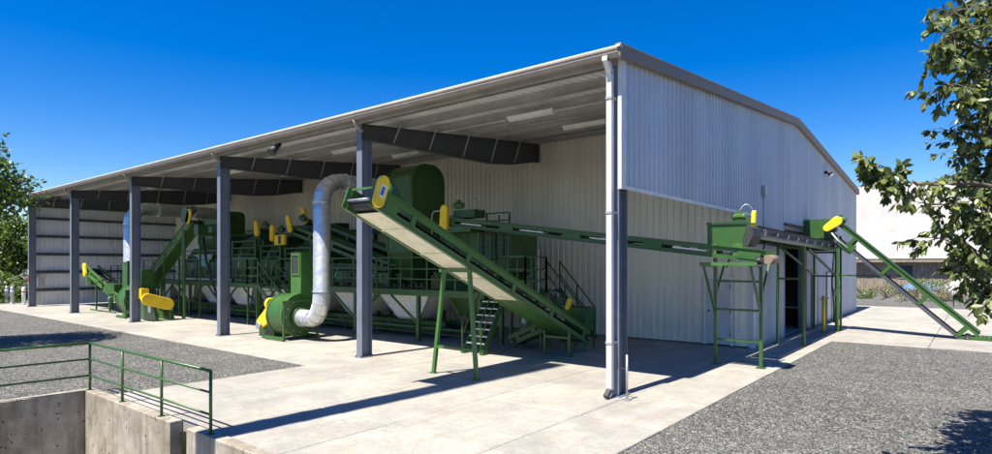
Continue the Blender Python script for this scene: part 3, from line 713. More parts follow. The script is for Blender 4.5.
# --- outdoor incline from the ground trough
t = thing('outdoor_conveyor', 'steep green outdoor conveyor rising from the ground trough to the gable conveyor', 'conveyor', (4.9, 15, 0))
T0, T1 = Vector((5.0, 14.95, .02)), Vector((.92, 14.95, 3.88))
d, s, n, L = conveyor(t, T0, T1, .6, up_h=.14, lo_h=.09, gap=.32, step=1.45, brk=.12, side='green', lower='beam', belt_n=.2)
box(t, 'head_box', 'green', .05, .95, 14.6, 15.3, 3.42, 4.12)
capsule_guard(t, (1.0, 14.56, 3.9), (0, -1, 0), (1, 0, .75), .75, .34, .12, taper=.75); motor(t, (1.05, 14.9, 4.13), (1, 0, -.2), .11, .36, 'green'); box(t, 'motor_mount', 'green', .6, 1.3, 14.8, 15.0, 4.0, 4.08)
prism(t, 'discharge_chute', 'green_dark', [(.3, 14.65, 3.42), (1.0, 14.65, 3.42), (.95, 14.65, 3.2), (.42, 14.65, 3.2)], (0, .6, 0))
prism(t, 'chute_plate', 'green', [(1.3, 14.62, 3.25), (1.75, 14.62, 3.1), (1.55, 14.62, 2.8), (1.15, 14.62, 3.1)], (0, .02, 0))
tube(t, 'cable', 'galvanized', [(.98, 14.5, 3.6), (1.2, 14.5, 3.3), (1.5, 14.5, 3.05)], .03)
for y in (14.65, 15.25): beam(t, 'prop', 'green', (1.16, y, .0), (1.16, y, 3.5), .07, .07)
t = thing('ground_trough', 'low green slatted intake trough lying on the concrete road', 'trough', (8, 14.95, 0))
for y in (14.62, 15.28): MB().beam((4.7, y, .06), (11.5, y, .06), .04, .1).build('side_channel', 'green', t)
bl = box(t, 'bed', 'rubber', 4.75, 11.5, 14.65, 15.25, .006, .03)
for k in range(60): box(t, 'slat', 'green_light' if k % 2 else 'green', 4.85+k*.11, 4.90+k*.11, 14.66, 15.24, .055, .09)

# ------------------------------------------------------------------ ducts and fans
def ring(root, par, p, ax, r, mat='galvanized', th=.03):
    p = Vector(p); ax = Vector(ax).normalized(); tube(par, 'flange_ring', mat, [p-ax*th/2, p+ax*th/2], r, 24, False)
def duct(name, label, path, r, loc, rings):
    t = thing(name, label, 'duct', loc)
    # segmented tube with raised seams
    P = [Vector(p) for p in path]; segs = []
    fine = []; rr = []
    for i in range(len(P)-1):
        L = (P[i+1]-P[i]).length; k = max(1, int(L/.22)) if L > .5 else 1
        for j in range(k):
            a = P[i].lerp(P[i+1], j/k); dd = (P[i+1]-P[i])/k
            fine += [a, a+dd*.06]; rr += [r*1.025 if j else r*1.03, r]
    fine.append(P[-1]); rr.append(r)
    o = tube(t, 'pipe', 'galvanized', fine, rr, 22, True)
    for p, ax in rings: ring(t, t, p, ax, r*1.13)
    for i in range(1, len(P)-1):
        ax = (P[i+1]-P[i-1]).normalized(); tube(o, 'seam', 'galv_dull', [P[i]-ax*.012, P[i]+ax*.012], r*1.035, 22, False)
    return t
DX, DY, DR = -10.95, 1.12, .262
path = [(-12.05, DY, .72), (-11.6, DY, .72)]+elbow((-11.45, DY, .72), (DX, DY, .72), (DX, DY, 1.55), 4)+[(DX, DY, 4.35)]+elbow((DX, DY, 4.45), (DX, DY, 5.12), (DX, DY+.72, 5.12), 5)+[(DX, 3.85, 5.12)]
t = duct('exhaust_duct', 'shiny galvanized duct rising from the green fan and bending into the shed', path, DR, (DX, DY, 0), [((DX, DY, 1.6), (0, 0, 1)), ((DX, DY, 4.4), (0, 0, 1)), ((-12.0, DY, .72), (1, 0, 0)), ((DX, 2.0, 5.12), (0, 1, 0))])
def spiral(c, r0, r1, a0, a1, nn, x):
    return [(x, c[0]+(r0+(r1-r0)*i/nn)*math.cos(rad(a0+(a1-a0)*i/nn)), c[1]+(r0+(r1-r0)*i/nn)*math.sin(rad(a0+(a1-a0)*i/nn))) for i in range(nn+1)]
def fan(label, x0, x1, yc, zc_, out_h, sx):
    """centrifugal fan, axis x, inlet on the sx side"""
    t = thing('centrifugal_fan', label, 'fan', ((x0+x1)/2, yc, 0))
    # scroll profile: opens upward at the back side
    prof = spiral((yc, zc_), .58, .74, 0, -270-20, 30, x0)
    prof = [p for p in prof]
    poly = prof+[(x0, yc+.60, zc_+.55)]
    sc_ = prism(t, 'scroll', 'green', poly, (x1-x0, 0, 0))
    xf = x1 if sx > 0 else x0
    for xe in (x0, x1):
        rimV = MB()
        for a_, b_ in zip(prof[:-1], prof[1:]): rimV.beam((xe, a_[1], a_[2]), (xe, b_[1], b_[2]), .07, .05, up=(0, a_[1]-yc, a_[2]-zc_))
        rimV.build('rim', 'green_light', t)
    for k in range(12):
        a_ = 2*math.pi*k/12; tube(t, 'bolt', 'galv_dull', [(xf, yc+.52*math.cos(a_), zc_+.52*math.sin(a_)), (xf+sx*.03, yc+.52*math.cos(a_), zc_+.52*math.sin(a_))], .022, 6)
    tube(t, 'inlet_collar', 'green', [(xf, yc, zc_-.02), (xf+sx*.12, yc, zc_-.02)], .34, 20)
    # support frame of angle steel on the inlet face
    for y in (yc-.62, yc+.62): beam(t, 'frame_post', 'green', (xf+sx*.06, y, .01), (xf+sx*.06, y, zc_+.5), .06, .06)
    beam(t, 'frame_bar', 'green', (xf+sx*.06, yc-.65, zc_+.5), (xf+sx*.06, yc+.65, zc_+.5), .06, .06)
    box(t, 'base_frame', 'green', x0-.15, x1+.12, yc-.68, yc-.58, .01, .12); box(t, 'base_frame', 'green', x0-.15, x1+.12, yc+.58, yc+.68, .01, .12)
    # outlet box
    xa, xb, ya, yb = x1-.62, x1-.04, yc+.06, yc+.6; zo = zc_+.45
    ob = MB().box(xa, xb, ya, ya+.02, zo, out_h).box(xa, xb, yb-.02, yb, zo, out_h).box(xa, xa+.02, ya+.02, yb-.02, zo, out_h).box(xb-.02, xb, ya+.02, yb-.02, zo, out_h).box(xa, xb, ya, yb, out_h+.001, out_h+.02)
    ob = ob.build('outlet_box', 'green_light', t)
    xm = (xa+xb)/2
    bx = MB().box(xm-.24, xm-.19, ya-.03, ya-.001, out_h-.75, out_h-.05).box(xm+.19, xm+.24, ya-.03, ya-.001, out_h-.75, out_h-.05).box(xm-.19, xm+.19, ya-.03, ya-.001, out_h-.1, out_h-.05).box(xm-.19, xm+.19, ya-.03, ya-.001, out_h-.75, out_h-.7)
    bx.build('outlet_flange', 'green_light', ob); box(ob, 'outlet_shade', 'dark', xm-.19, xm+.19, ya-.012, ya-.002, out_h-.7, out_h-.1)  # dark sheet painted for the shade inside the open outlet
    prism(ob, 'side_gusset', 'green', [(xb-.01, yb, zo+.1), (xb-.01, yb+.3, zo+.1), (xb-.01, yb, zo+.9)], (-.5, 0, 0))
    return t
t = fan('green centrifugal fan with yellow belt guard feeding the tall silver duct', -13.0, -12.15, 1.12, .76, 2.85, 1)
# drive side of this fan
gx = -13.12
g = capsule_guard(t, (-13.35, .62, .62), (0, -1, 0), (1, 0, .6), 1.1, .5, .12, taper=.7)
motor(t, (-13.75, 1.0, .42), (-1, 0, 0), .2, .55, 'motor'); tube(t, 'sheave', 'galv_dull', [(-13.5, .49, .42), (-13.5, .40, .42)], .12, 14)
tube(t, 'shaft', 'galv_dull', [(-13.9, 1.12, .76), (-13.0, 1.12, .76)], .04, 8)
prism(t, 'pedestal', 'green_dark', [(-14.1, .8, .01), (-13.15, .8, .01), (-13.15, .8, .62), (-13.7, .8, .25), (-14.1, .8, .25)], (0, .6, 0))
capsule_guard(t, (-13.15, .78, .9), (-1, 0, 0), (0, -.3, 1), .9, .4, .14, taper=.8)
# far fan
LX = -26.0
path = [(LX, 1.1, 2.55), (LX, 1.1, 4.3)]+elbow((LX, 1.1, 4.4), (LX, 1.1, 5.1), (LX, 1.82, 5.1), 5)+[(LX, 5.2, 5.1), (LX, 5.5, 5.0), (LX, 5.75, 4.75)]
duct('exhaust_duct', 'silver duct at the far end running level under the roof', path, .3, (LX, 1.1, 0), [((LX, 1.1, 4.35), (0, 0, 1)), ((LX, 2.3, 5.1), (0, 1, 0)), ((LX, 4.0, 5.1), (0, 1, 0))])
t = fan('green fan under the far silver duct with a long yellow drive guard', -25.7, -24.9, 1.1, .76, 2.2, 1)
box(t, 'riser', 'green', -26.3, -25.72, .85, 1.4, .01, 2.62)
g = capsule_guard(t, (-22.5, .85, .84), (1, 0, 0), (0, 1, -.3), 1.35, .5, .16, taper=1.0)
box(t, 'guard_neck', 'yellow', -23.6, -22.4, .2, .5, 1.0, 1.42)
prism(t, 'pedestal', 'green', [(-24.3, .75, .01), (-22.3, .75, .01), (-22.7, .75, .85), (-23.9, .75, .85)], (0, .12, 0)); prism(t, 'pedestal', 'green', [(-24.3, 1.4, .01), (-22.3, 1.4, .01), (-22.7, 1.4, .85), (-23.9, 1.4, .85)], (0, .12, 0))
motor(t, (-23.0, 1.15, .62), (0, 1, 0), .22, .6); tube(t, 'sheave', 'lamp_white', [(-22.9, .74, .5), (-22.9, .70, .5)], .16, 14); tube(t, 'shaft', 'galv_dull', [(-24.9, 1.1, .76), (-23.6, 1.1, .76)], .04, 8)

# ------------------------------------------------------------------ aspirators with rounded tops
def aspirator(label, x0, x1, y0, y1, z0_, z1, r, duct_at):
    t = thing('aspirator', label, 'aspirator', ((x0+x1)/2, (y0+y1)/2, z0_))
    prof = [(x0, y0, z0_+.9), (x0, y0, z1-r)]+[(x0, y0+r-r*math.cos(rad(a)), z1-r+r*math.sin(rad(a))) for a in range(0, 91, 15)][1:]+[(x0, y1-r+r*math.sin(rad(a)), z1-r+r*math.cos(rad(a))) for a in range(0, 91, 15)]+[(x0, y1, z0_+.9)]
    b = prism(t, 'housing', 'green', prof, (x1-x0, 0, 0))
    for x in (x0-.012, x1):
        rm = MB()
        for a_, b_ in zip(prof[:-1], prof[1:]): rm.beam((x+.006, a_[1], a_[2]), (x+.006, b_[1], b_[2]), .05, .06, up=(1, 0, 0))
        rm.build('seam_flange', 'green', b)
    xm = (x0+x1)/2; ym = (y0+y1)/2
    V = [(x0, y0, z0_+.895), (x1, y0, z0_+.895), (x1, y1, z0_+.895), (x0, y1, z0_+.895), (xm-.3, ym-.3, z0_), (xm+.3, ym-.3, z0_), (xm+.3, ym+.3, z0_), (xm-.3, ym+.3, z0_)]
    mesh('cone', V, [(0, 1, 5, 4), (1, 2, 6, 5), (2, 3, 7, 6), (3, 0, 4, 7), (4, 5, 6, 7), (3, 2, 1, 0)], 'green', t)
    p = duct_at; V = [(p[0]-.32, p[1], p[2]-.32), (p[0]+.32, p[1], p[2]-.32), (p[0]+.32, p[1], p[2]+.32), (p[0]-.32, p[1], p[2]+.32), (x0+.1, y0, p[2]-.8), (x1-.1, y0, p[2]-.8), (x1-.1, y0, p[2]+.45), (x0+.1, y0, p[2]+.45)]
    mesh('inlet_transition', V, [(0, 1, 2, 3), (0, 4, 5, 1), (1, 5, 6, 2), (2, 6, 7, 3), (3, 7, 4, 0)], 'green', t)
    for x in (x0+.05, x1-.05):
        for y in (y0+.05, y1-.05): beam(t, 'leg', 'green', (x, y, 1.62), (x, y, z0_+.95), .08, .08)
    for z in (z0_+1.3, z0_+2.2): box(b, 'access_panel', 'green_dark', x1+.001, x1+.012, y0+.5, y0+1.0, z-.25, z+.25)
    return t
aspirator('tall green round-topped aspirator where the silver duct ends', -11.35, -10.05, 4.15, 5.7, 2.0, 5.98, .62, (DX, 3.85, 5.12))
aspirator('dark green aspirator box under the far silver duct', -27.6, -25.4, 5.0, 6.4, 2.6, 5.2, .25, (-26, 4.8, 4.1))

# ------------------------------------------------------------------ walkway, stairs, sorting line
DZ = 1.63
def guard(par, pts, z, rails=(.35, .68, 1.05), step=1.2, mat='green', r=.02):
    pts = [Vector((p[0], p[1], z)) for p in pts]
    for a_, b_ in zip(pts[:-1], pts[1:]):
        L = (b_-a_).length; k = max(1, round(L/step))
        for j in range(k+1):
            p = a_.lerp(b_, j/k); beam(par, 'rail_post', mat, p, p+Vector((0, 0, rails[-1])), .042, .042)
        for h in rails: beam(par, 'rail', mat, a_+Vector((0, 0, h)), b_+Vector((0, 0, h)), .036, .036)
def stairs(t, bot, top, wdir, wd, nst, mat='green', tread='galv_dull', hand=True):
    b = Vector(bot); tp = Vector(top); wv = Vector(wdir).normalized()*wd
    for o in (Vector((0, 0, 0)), wv):
        beam(t, 'stringer', mat, b+o, tp+o, .04, .16)
        if hand:
            up = Vector((0, 0, .95)); beam(t, 'handrail', mat, b+o+up, tp+o+up, .036, .036); beam(t, 'handrail', mat, b+o+up*.55, tp+o+up*.55, .03, .03)
            for f in (0.02, .5, .98): q = b.lerp(tp, f)+o; beam(t, 'rail_post', mat, q, q+up, .036, .036)
    dr = Vector((tp.x-b.x, tp.y-b.y, 0)).normalized()
    for k in range(1, nst+1):
        q = b.lerp(tp, k/(nst+.3)); MB().beam(q+wv*.03, q+wv*.97, .22, .03).build('tread', tread, t)
wk = thing('walkway', 'long raised green walkway with pipe guardrails in front of the sorting line', 'walkway', (-17, 3.8, 0))
x = -30.4
while x < -4.7:
    x1 = min(x+2.57, -4.62); box(wk, 'deck_panel', 'green_dark', x+.005, x1-.005, 3.36, 4.34, DZ-.05, DZ); x = x1+.0001
beam(wk, 'edge_beam', 'green', (-30.4, 3.33, DZ-.09), (-4.62, 3.33, DZ-.09), .05, .2); beam(wk, 'edge_beam', 'green', (-30.4, 4.37, DZ-.09), (-4.62, 4.37, DZ-.09), .05, .2)
LG = [-28.1, -24.9, -21.7, -18.5, -15.3, -12.1, -8.9, -6.3]
for x in LG:
    for y in (3.34, 4.36):
        beam(wk, 'leg', 'green', (x, y, .01), (x, y, DZ-.19), .11, .11); box(wk, 'foot_plate', 'green', x-.12, x+.12, y-.1, y+.1, .003, .02)
    if x > -9: continue
    beam(wk, 'diagonal_brace', 'green', (x+.06, 3.32, .62), (x-1.15 if False else x+1.3, 3.32, DZ-.19), .06, .06)
    beam(wk, 'diagonal_brace', 'green', (x+1.9, 3.32, DZ-.19), (x+3.1, 3.32, .62), .06, .06)
guard(wk, [(-30.4, 3.33), (-17.9, 3.33)], DZ); guard(wk, [(-17.1, 3.33), (-6.05, 3.33)], DZ); guard(wk, [(-5.25, 3.33), (-4.64, 3.33), (-4.64, 4.36)], DZ, step=.65)
guard(wk, [(-6.2, 4.36), (-4.64, 4.36)], DZ, step=.5)
t = thing('stairs', 'green steel stairs with bright treads behind the conveyor A-frame', 'stairs', (-5.65, 2.35, 0))
stairs(t, (-5.98, 2.35, .1), (-5.98, 3.3, DZ), (1, 0, 0), .68, 8, tread='galvanized', hand=False)
for x in (-5.98, -5.30):
    tube(t, 'handrail', 'green', [(x, 2.2, .1), (x, 2.2, .9), (x, 2.3, 1.05), (x, 3.2, 2.5), (x, 3.3, 2.66)], .022); tube(t, 'handrail', 'green', [(x, 2.2, .5), (x, 3.25, 2.1)], .016)
    box(t, 'foot_plate', 'green', x-.06, x+.06, 2.2, 2.42, .003, .12)
t = thing('stairs', 'dark green stairs with diagonal handrails in front of the inner wall', 'stairs', (-4.4, 5.6, 0))
stairs(t, (-4.35, 6.0, .1), (-5.75, 6.0, DZ), (0, 1, 0), .75, 8, mat='green_dark', tread='dark'); guard(t, [(-6.6, 6.0), (-5.75, 6.0)], DZ, mat='green_dark', step=.5)
box(t, 'landing', 'green_dark', -6.7, -5.75, 5.98, 6.8, DZ-.08, DZ); 
for x in (-6.6, -5.85):
    for y in (6.05, 6.7): beam(t, 'landing_leg', 'green_dark', (x, y, .005), (x, y, DZ-.08), .06, .06)
t = thing('stairs', 'green stairs dropping from the walkway behind the silver duct fan', 'stairs', (-15.6, 2.9, 0))
stairs(t, (-15.1, 2.5, .1), (-17.2, 2.5, DZ), (0, 1, 0), .75, 8); box(t, 'landing', 'green', -18.0, -17.2, 2.48, 3.29, DZ-.08, DZ-.002); guard(t, [(-17.2, 2.5), (-18.0, 2.5), (-18.0, 3.28)], DZ, step=.6)
for x in (-17.95, -17.25): beam(t, 'landing_leg', 'green', (x, 2.52, .005), (x, 2.52, DZ-.08), .07, .07)
# galvanized discharge hoppers under the line
for k in range(8):
    xc = -29.0+2.72*k
    nth = ['first', 'second', 'third', 'fourth', 'fifth', 'sixth', 'seventh', 'eighth'][k]
    t = thing('discharge_hopper', f'pale galvanized hopper under the walkway, {nth} from the far end', 'hopper', (xc, 4.3, .62), 'galvanized hoppers under the sorting line')
    a_, zt, zb = 1.35, 1.56, .66
    V = [(xc-a_, 3.62, zt), (xc+a_, 3.62, zt), (xc+a_, 6.0, zt), (xc-a_, 6.0, zt), (xc-.55, 3.9, zb), (xc+.55, 3.9, zb), (xc+.55, 4.6, zb), (xc-.55, 4.6, zb)]
    for nm, f in (('front_plate', (0, 1, 5, 4)), ('side_plate', (1, 2, 6, 5)), ('rear_plate', (2, 3, 7, 6)), ('side_plate', (3, 0, 4, 7))):
        q = [Vector(V[i]) for i in f]; nrm = (q[1]-q[0]).cross(q[3]-q[0]).normalized(); prism(t, nm, 'galv_sheet', q, nrm*-.004)
    box(t, 'outlet', 'galv_dull', xc-.54, xc+.54, 3.91, 4.59, .6, .66)
    for e in (V[0], V[1]): beam(t, 'seam_angle', 'galv_dull', e, (xc+(-.55 if e[0] < xc else .55), 3.9, zb), .04, .04)
t = thing('collecting_conveyor', 'long low dark green collecting conveyor beneath the galvanized hoppers', 'conveyor', (-19, 4.29, 0))
conveyor(t, (-30.4, 4.29, .42), (-8.3, 4.29, .42), .66, up_h=.13, lo_h=.14, gap=.04, step=2.72, side='green', brk=.2)
for x in np.arange(-29.8, -8.4, 2.72):
    for y in (3.95, 4.63): beam(t, 'leg', 'green_dark', (x, y, .005), (x, y, .3), .06, .06)
t = thing('pipe_line', 'thin green pipe line running low along the walkway legs', 'pipe', (-19, 3.45, .3))
tube(t, 'pipe', 'green', [(-30.4, 3.46, .42), (-6.3, 3.46, .42)], .045); tube(t, 'pipe', 'green_dark', [(-30.4, 3.5, .25), (-6.3, 3.5, .25)], .03)

# machines standing behind the walkway
def separator(label, x0, x1, zt, hood, y0=4.55, y1=6.6, guard_at=None, tri=False):
    t = thing('separator', label, 'separator', ((x0+x1)/2, (y0+y1)/2, DZ))
    for x in (x0+.05, x1-.05):
        for y in (y0+.05, y1-.05): beam(t, 'post', 'green', (x, y, .005), (x, y, zt-.1), .1, .1)
    zm = DZ+.1
    b = box(t, 'body', 'green', x0, x1, y0, y1, zm, zm+(zt-zm)*.55); bevelled(b, .02)
    n_ = max(2, int((x1-x0)/.6))
    for k in range(n_):
        u0 = x0+.06+(x1-x0-.06)*k/n_; u1 = x0+(x1-x0-.06)*(k+1)/n_
        box(b, 'side_panel', 'green_light' if k % 3 == 1 else 'green_dark', u0, u1, y0-.018, y0-.001, zm+.06, zm+(zt-zm)*.5)
        box(b, 'latch', 'galv_dull', u0+.04, u0+.1, y0-.035, y0-.019, zm+.3, zm+.34)
    zz = zm+(zt-zm)*.55
    V = [(x0+.1, y0+.1, zz), (x1-.1, y0+.1, zz), (x1-.1, y1-.1, zz), (x0+.1, y1-.1, zz), (x0+.35, y0+.5, zt), (x1-.35, y0+.5, zt), (x1-.35, y1-.4, zt), (x0+.35, y1-.4, zt)]
    mesh('hood', V, [(0, 1, 5, 4), (1, 2, 6, 5), (2, 3, 7, 6), (3, 0, 4, 7), (4, 5, 6, 7)], 'green', t)
    for z in np.linspace(zz+.1, zt-.15, 3): beam(t, 'frame_bar', 'green_dark', (x0, y0+.06, z), (x1, y0+.06, z), .06, .06)
    for fx in (.3, .7): tube(t, 'spout', 'galv_dull' if fx < .5 else 'green_dark', [(x0+(x1-x0)*fx, y0+.2, zz+.3), (x0+(x1-x0)*fx, y0+.05, zz-.1), (x0+(x1-x0)*fx, y0-.06, zm+.2)], .07, 8)
    if hood: box(t, 'top_box', 'green_dark', (x0+x1)/2-.45, (x0+x1)/2+.45, y0+.6, y1-.5, zt-.02, zt+hood)
    if guard_at:
        gx_, gz, ang = guard_at
        capsule_guard(t, (gx_, y0+.1, gz), (0, -1, 0), (ang, 0, 1), .75, .32, .14); motor(t, (gx_+.25, y0+.2, gz+.15), (1, 0, 0), .12, .4)
        box(t, 'guard_bracket', 'green_dark', gx_-.15, gx_+.15, y0+.1, y0+.6, gz-.5, gz-.2); beam(t, 'guard_stand', 'green_dark', (gx_, y0+.4, zm+.5), (gx_, y0+.4, gz-.3), .12, .12)
    if tri:
        xm = (x0+x1)/2+.5; prism(t, 'inspection_window', 'turquoise', [(xm-.85, y0-.05, zm+1.12), (xm+.85, y0-.05, zm+1.12), (xm+.25, y0-.05, zm+.62), (xm-.25, y0-.05, zm+.62)], (0, .03, 0))
        MB().beam((xm-.95, y0-.06, zm+1.18), (xm+.95, y0-.06, zm+1.18), .08, .08).build('window_bar', 'galv_dull', t)
    return t
separator('green separator with a turquoise tapered window near the far end', -28.6, -24.2, 3.3, 0, tri=True)
separator('green separator with a yellow guard just right of the third column', -23.2, -21.0, 3.7, .3, guard_at=(-20.95, 4.12, -.12))
separator('green separator in the middle carrying a small yellow guard', -20.6, -18.9, 3.45, .25, guard_at=(-19.6, 3.86, .05))
t = separator('green separator by the walkway stairs with a square yellow box', -18.6, -16.6, 3.3, .2)
bevelled(box(t, 'yellow_box', 'yellow', -19.1, -18.3, 4.35, 4.5, 3.3, 3.75), .03); box(t, 'box_mark', 'dark', -18.75, -18.55, 4.34, 4.352, 3.35, 3.7)
separator('low green separator behind the silver duct fan', -15.6, -13.2, 2.6, 0)
separator('low green separator left of the round-topped aspirator', -13.0, -11.6, 2.5, .15)
t = thing('sorter_tower', 'blocky dark green sorter tower under the transfer conveyor head', 'sorter', (-7.8, 5.4, 0))
bevelled(box(t, 'body', 'green', -9.3, -6.3, 4.85, 6.3, 2.25, 3.55), .02); 
for k in range(5): box(t, 'side_panel', 'green_dark' if k > 2 else 'green', -9.25+.59*k, -8.70+.59*k, 4.832, 4.849, 2.75, 3.5)
mb = MB()
for k in range(4): mb.box(-7.45+.28*k, -7.41+.28*k, 4.80, 4.83, 2.6, 3.45)
mb.box(-7.5, -6.35, 4.80, 4.83, 2.6, 2.64).box(-7.5, -6.35, 4.80, 4.83, 3.0, 3.04).box(-7.5, -6.35, 4.80, 4.83, 3.42, 3.46).build('grille', 'dark', t)
V = [(-9.3, 4.45, 2.2), (-6.5, 4.45, 2.2), (-6.5, 6.2, 2.2), (-9.3, 6.2, 2.2), (-8.4, 4.75, .75), (-7.5, 4.75, .75), (-7.5, 5.4, .75), (-8.4, 5.4, .75)]
f = mesh('funnel', V, [(0, 1, 5, 4), (1, 2, 6, 5), (2, 3, 7, 6), (3, 0, 4, 7), (4, 5, 6, 7), (3, 2, 1, 0)], 'green', t)
for e, g_ in ((0, 4), (1, 5)): beam(f, 'seam', 'green_light', V[e], V[g_], .05, .05)
for x in (-9.25, -6.35):
    for y in (4.9, 6.25): beam(t, 'leg', 'green', (x, y, .005), (x, y, 2.4), .1, .1)
for x in (-6.55, -6.15): beam(t, 'ladder_rail', 'green', (x, 4.55, DZ), (x, 4.55, 4.0), .04, .04)
for k in range(8): beam(t, 'ladder_rung', 'green', (-6.55, 4.55, DZ+.25+.28*k), (-6.15, 4.55, DZ+.25+.28*k), .025, .025)
for z in (2.0, 3.4): beam(t, 'ladder_bracket', 'green', (-6.35, 4.57, z), (-6.35, 4.86, z), .04, .04)
guard(t, [(-9.2, 4.9), (-6.4, 4.9)], 3.56, rails=(.3, .55), step=1.0, mat='green_dark')
# twin inclined conveyors inside
for k, (y, lab) in enumerate(((5.0, 'inner dark belt conveyor sloping behind the duct, the nearer of two'), (5.75, 'inner dark belt conveyor sloping behind the duct, the farther of two'))):
    t = thing('belt_conveyor', lab, 'conveyor', (-14, y, 0), 'sloping conveyors behind the silver duct')
    A_, B_ = Vector((-10.4, y, 1.95+.25*k)), Vector((-18.4, y, 4.0+.35*k))
    conveyor(t, A_, B_, .55, up_h=.12, lo_h=.12, gap=.14, step=1.6, side='green')
    for f in (.12, .45, .8):
        p = A_.lerp(B_, f)
        for dy in (-.28, .28): beam(t, 'leg', 'green', (p.x, y+dy, .005), (p.x, y+dy, p.z-.1), .06, .06)
    capsule_guard(t, (-18.3, y-.34, 4.22+.4*k), (0, -1, 0), (-.35, 0, 1), .8, .3, .12); motor(t, (-17.9, y-.1, 4.5+.4*k), (1, 0, -.25), .12, .4)
t = thing('overhead_gallery', 'high dark green gallery beam with fittings along the inner wall', 'gallery', (-22, 7.1, 0))
beam(t, 'beam', 'green_dark', (-29.5, 7.0, 3.9), (-11.8, 7.0, 3.9), .5, .22); beam(t, 'top_rail', 'green_dark', (-29.5, 6.78, 4.25), (-18.5, 6.78, 4.25), .05, .05)
for x in np.arange(-29, -12, 3.4):
    beam(t, 'leg', 'green_dark', (x, 7.0, .005), (x, 7.0, 3.8), .12, .12); box(t, 'fitting', 'dark', x+.6, x+1.3, 6.7, 7.2, 4.02, 4.35)
# --- far incline conveyor (rising right) with its landing
t = thing('incline_conveyor', 'green inclined conveyor climbing between the second and third columns', 'conveyor', (-24, 2.3, 0))
A_, B_ = Vector((-28.6, 2.3, .55)), Vector((-21.9, 2.3, 4.42))
conveyor(t, A_, B_, .5, up_h=.13, lo_h=.13, gap=.11, step=1.4, side='green_light', pan='green')
for f in (.35, .62, .93):
    p = A_.lerp(B_, f)
    for dy in (-.34, .34): beam(t, 'leg', 'green', (p.x, 2.3+dy, .01), (p.x, 2.3+dy, p.z-.2), .07, .07)
capsule_guard(t, (-21.75, 1.9, 4.55), (0, -1, 0), (.5, 0, 1), .7, .28, .1); motor(t, (-22.3, 2.2, 4.78), (1, 0, .4), .13, .42); tube(t, 'drive_wheel', 'green_dark', [(-22.0, 1.9, 4.6), (-22.0, 1.8, 4.6)], .38, 18)
box(t, 'head_chute', 'green_dark', -21.75, -21.35, 2.08, 2.52, 3.75, 4.2); beam(t, 'head_rail', 'green_dark', (-21.4, 2.5, 3.8), (-21.4, 4.9, 3.8), .08, .12); beam(t, 'head_rail', 'green_dark', (-22.0, 2.5, 3.8), (-22.0, 4.9, 3.8), .08, .12)
tube(t, 'hose', 'dark', [(-22.2, 2.7, 3.7), (-22.0, 2.75, 2.6), (-21.4, 2.8, 1.5), (-20.8, 2.8, .6), (-20.6, 2.8, .05)], .06)
beam(t, 'leg', 'green', (-22.6, 2.0, .01), (-22.6, 2.0, 4.0), .08, .08)
t = thing('small_conveyor', 'small green conveyor with a yellow guard by the first column from the far corner', 'conveyor', (-31, 1.6, 0))
A_, B_ = Vector((-28.3, 1.6, .75)), Vector((-32.75, 1.6, 2.2))
conveyor(t, A_, B_, .55, up_h=.14, lo_h=.14, gap=.12, step=1.2, side='green_light', pan='cream')
for f in (.2, .63):
    p = A_.lerp(B_, f)
    for dy in (-.3, .3): beam(t, 'leg', 'green', (p.x, 1.6+dy, .01), (p.x, 1.6+dy, p.z-.15), .07, .07)
    beam(t, 'cross_bar', 'green', (p.x, 1.3, .35), (p.x, 1.9, .35), .05, .05)
beam(t, 'foot_runner', 'green', (-31.9, 1.28, .04), (-28.4, 1.28, .04), .06, .06)
capsule_guard(t, (-32.55, 1.26, 2.15), (0, -1, 0), (-.3, 0, 1), .75, .3, .12); box(t, 'catch_box', 'green_light', -32.9, -32.2, 1.35, 1.9, 1.35, 1.75)
box(t, 'feed_box', 'green', -29.9, -28.6, 1.28, 1.92, .95, 1.45); beam(t, 'feed_leg', 'green', (-29.2, 1.3, .01), (-29.2, 1.3, .95), .08, .08); motor(t, (-28.9, 1.1, .7), (0, 1, 0), .14, .4)
t = thing('service_stand', 'small green railed stand beside the far fan', 'platform', (-29.5, 3.0, 0))
box(t, 'deck', 'green_dark', -33.0, -29.0, 2.6, 3.6, 1.25, 1.32); guard(t, [(-33.0, 3.55), (-33.0, 2.62), (-29.0, 2.62)], 1.32, step=.9, mat='green_dark')
for x in (-32.9, -31.0, -29.1):
    for y in (2.65, 3.55): beam(t, 'leg', 'green_dark', (x, y, .005), (x, y, 1.25), .07, .07)
for x in (-32.5, -31.6, -30.4): bevelled(box(t, 'cabinet', 'green_dark' if x < -32 else 'dark', x, x+.6, 2.9, 3.4, 1.32, 2.0), .02)
# pipes and white conduit near the tower
t = thing('conduit_run', 'white conduit pipe bending down near the dark stairs', 'conduit', (-5.2, 4.2, 0))
tube(t, 'pipe', 'white_trim', [(-5.1, 4.62, 2.9), (-5.1, 4.62, 1.6), (-5.25, 4.62, 1.35), (-5.6, 4.62, 1.2), (-5.6, 4.62, .1)], .025)

# tall mast added out of view, shaped to cast the long band of shade
t = thing('shade_mast', 'tall steel mast added out of view in the pit to cast the band of shade', 'shade mast', (-3.62, -9.3, -1.4))
bevelled(box(t, 'mast_shaft', 'galv_dull', -3.90, -3.34, -9.5, -9.1, -1.4, 23.4), .02)
box(t, 'head_box', 'galv_dull', -3.92, -3.32, -9.55, -9.05, 23.4, 24.0)
for k in range(16): box(t, 'mast_joint', 'galv_dull', -3.92, -3.32, -9.52, -9.08, -.5+1.5*k, -.46+1.5*k)
box(t, 'mast_foot', 'galv_dull', -4.0, -3.24, -9.9, -8.7, -1.4, -.6)

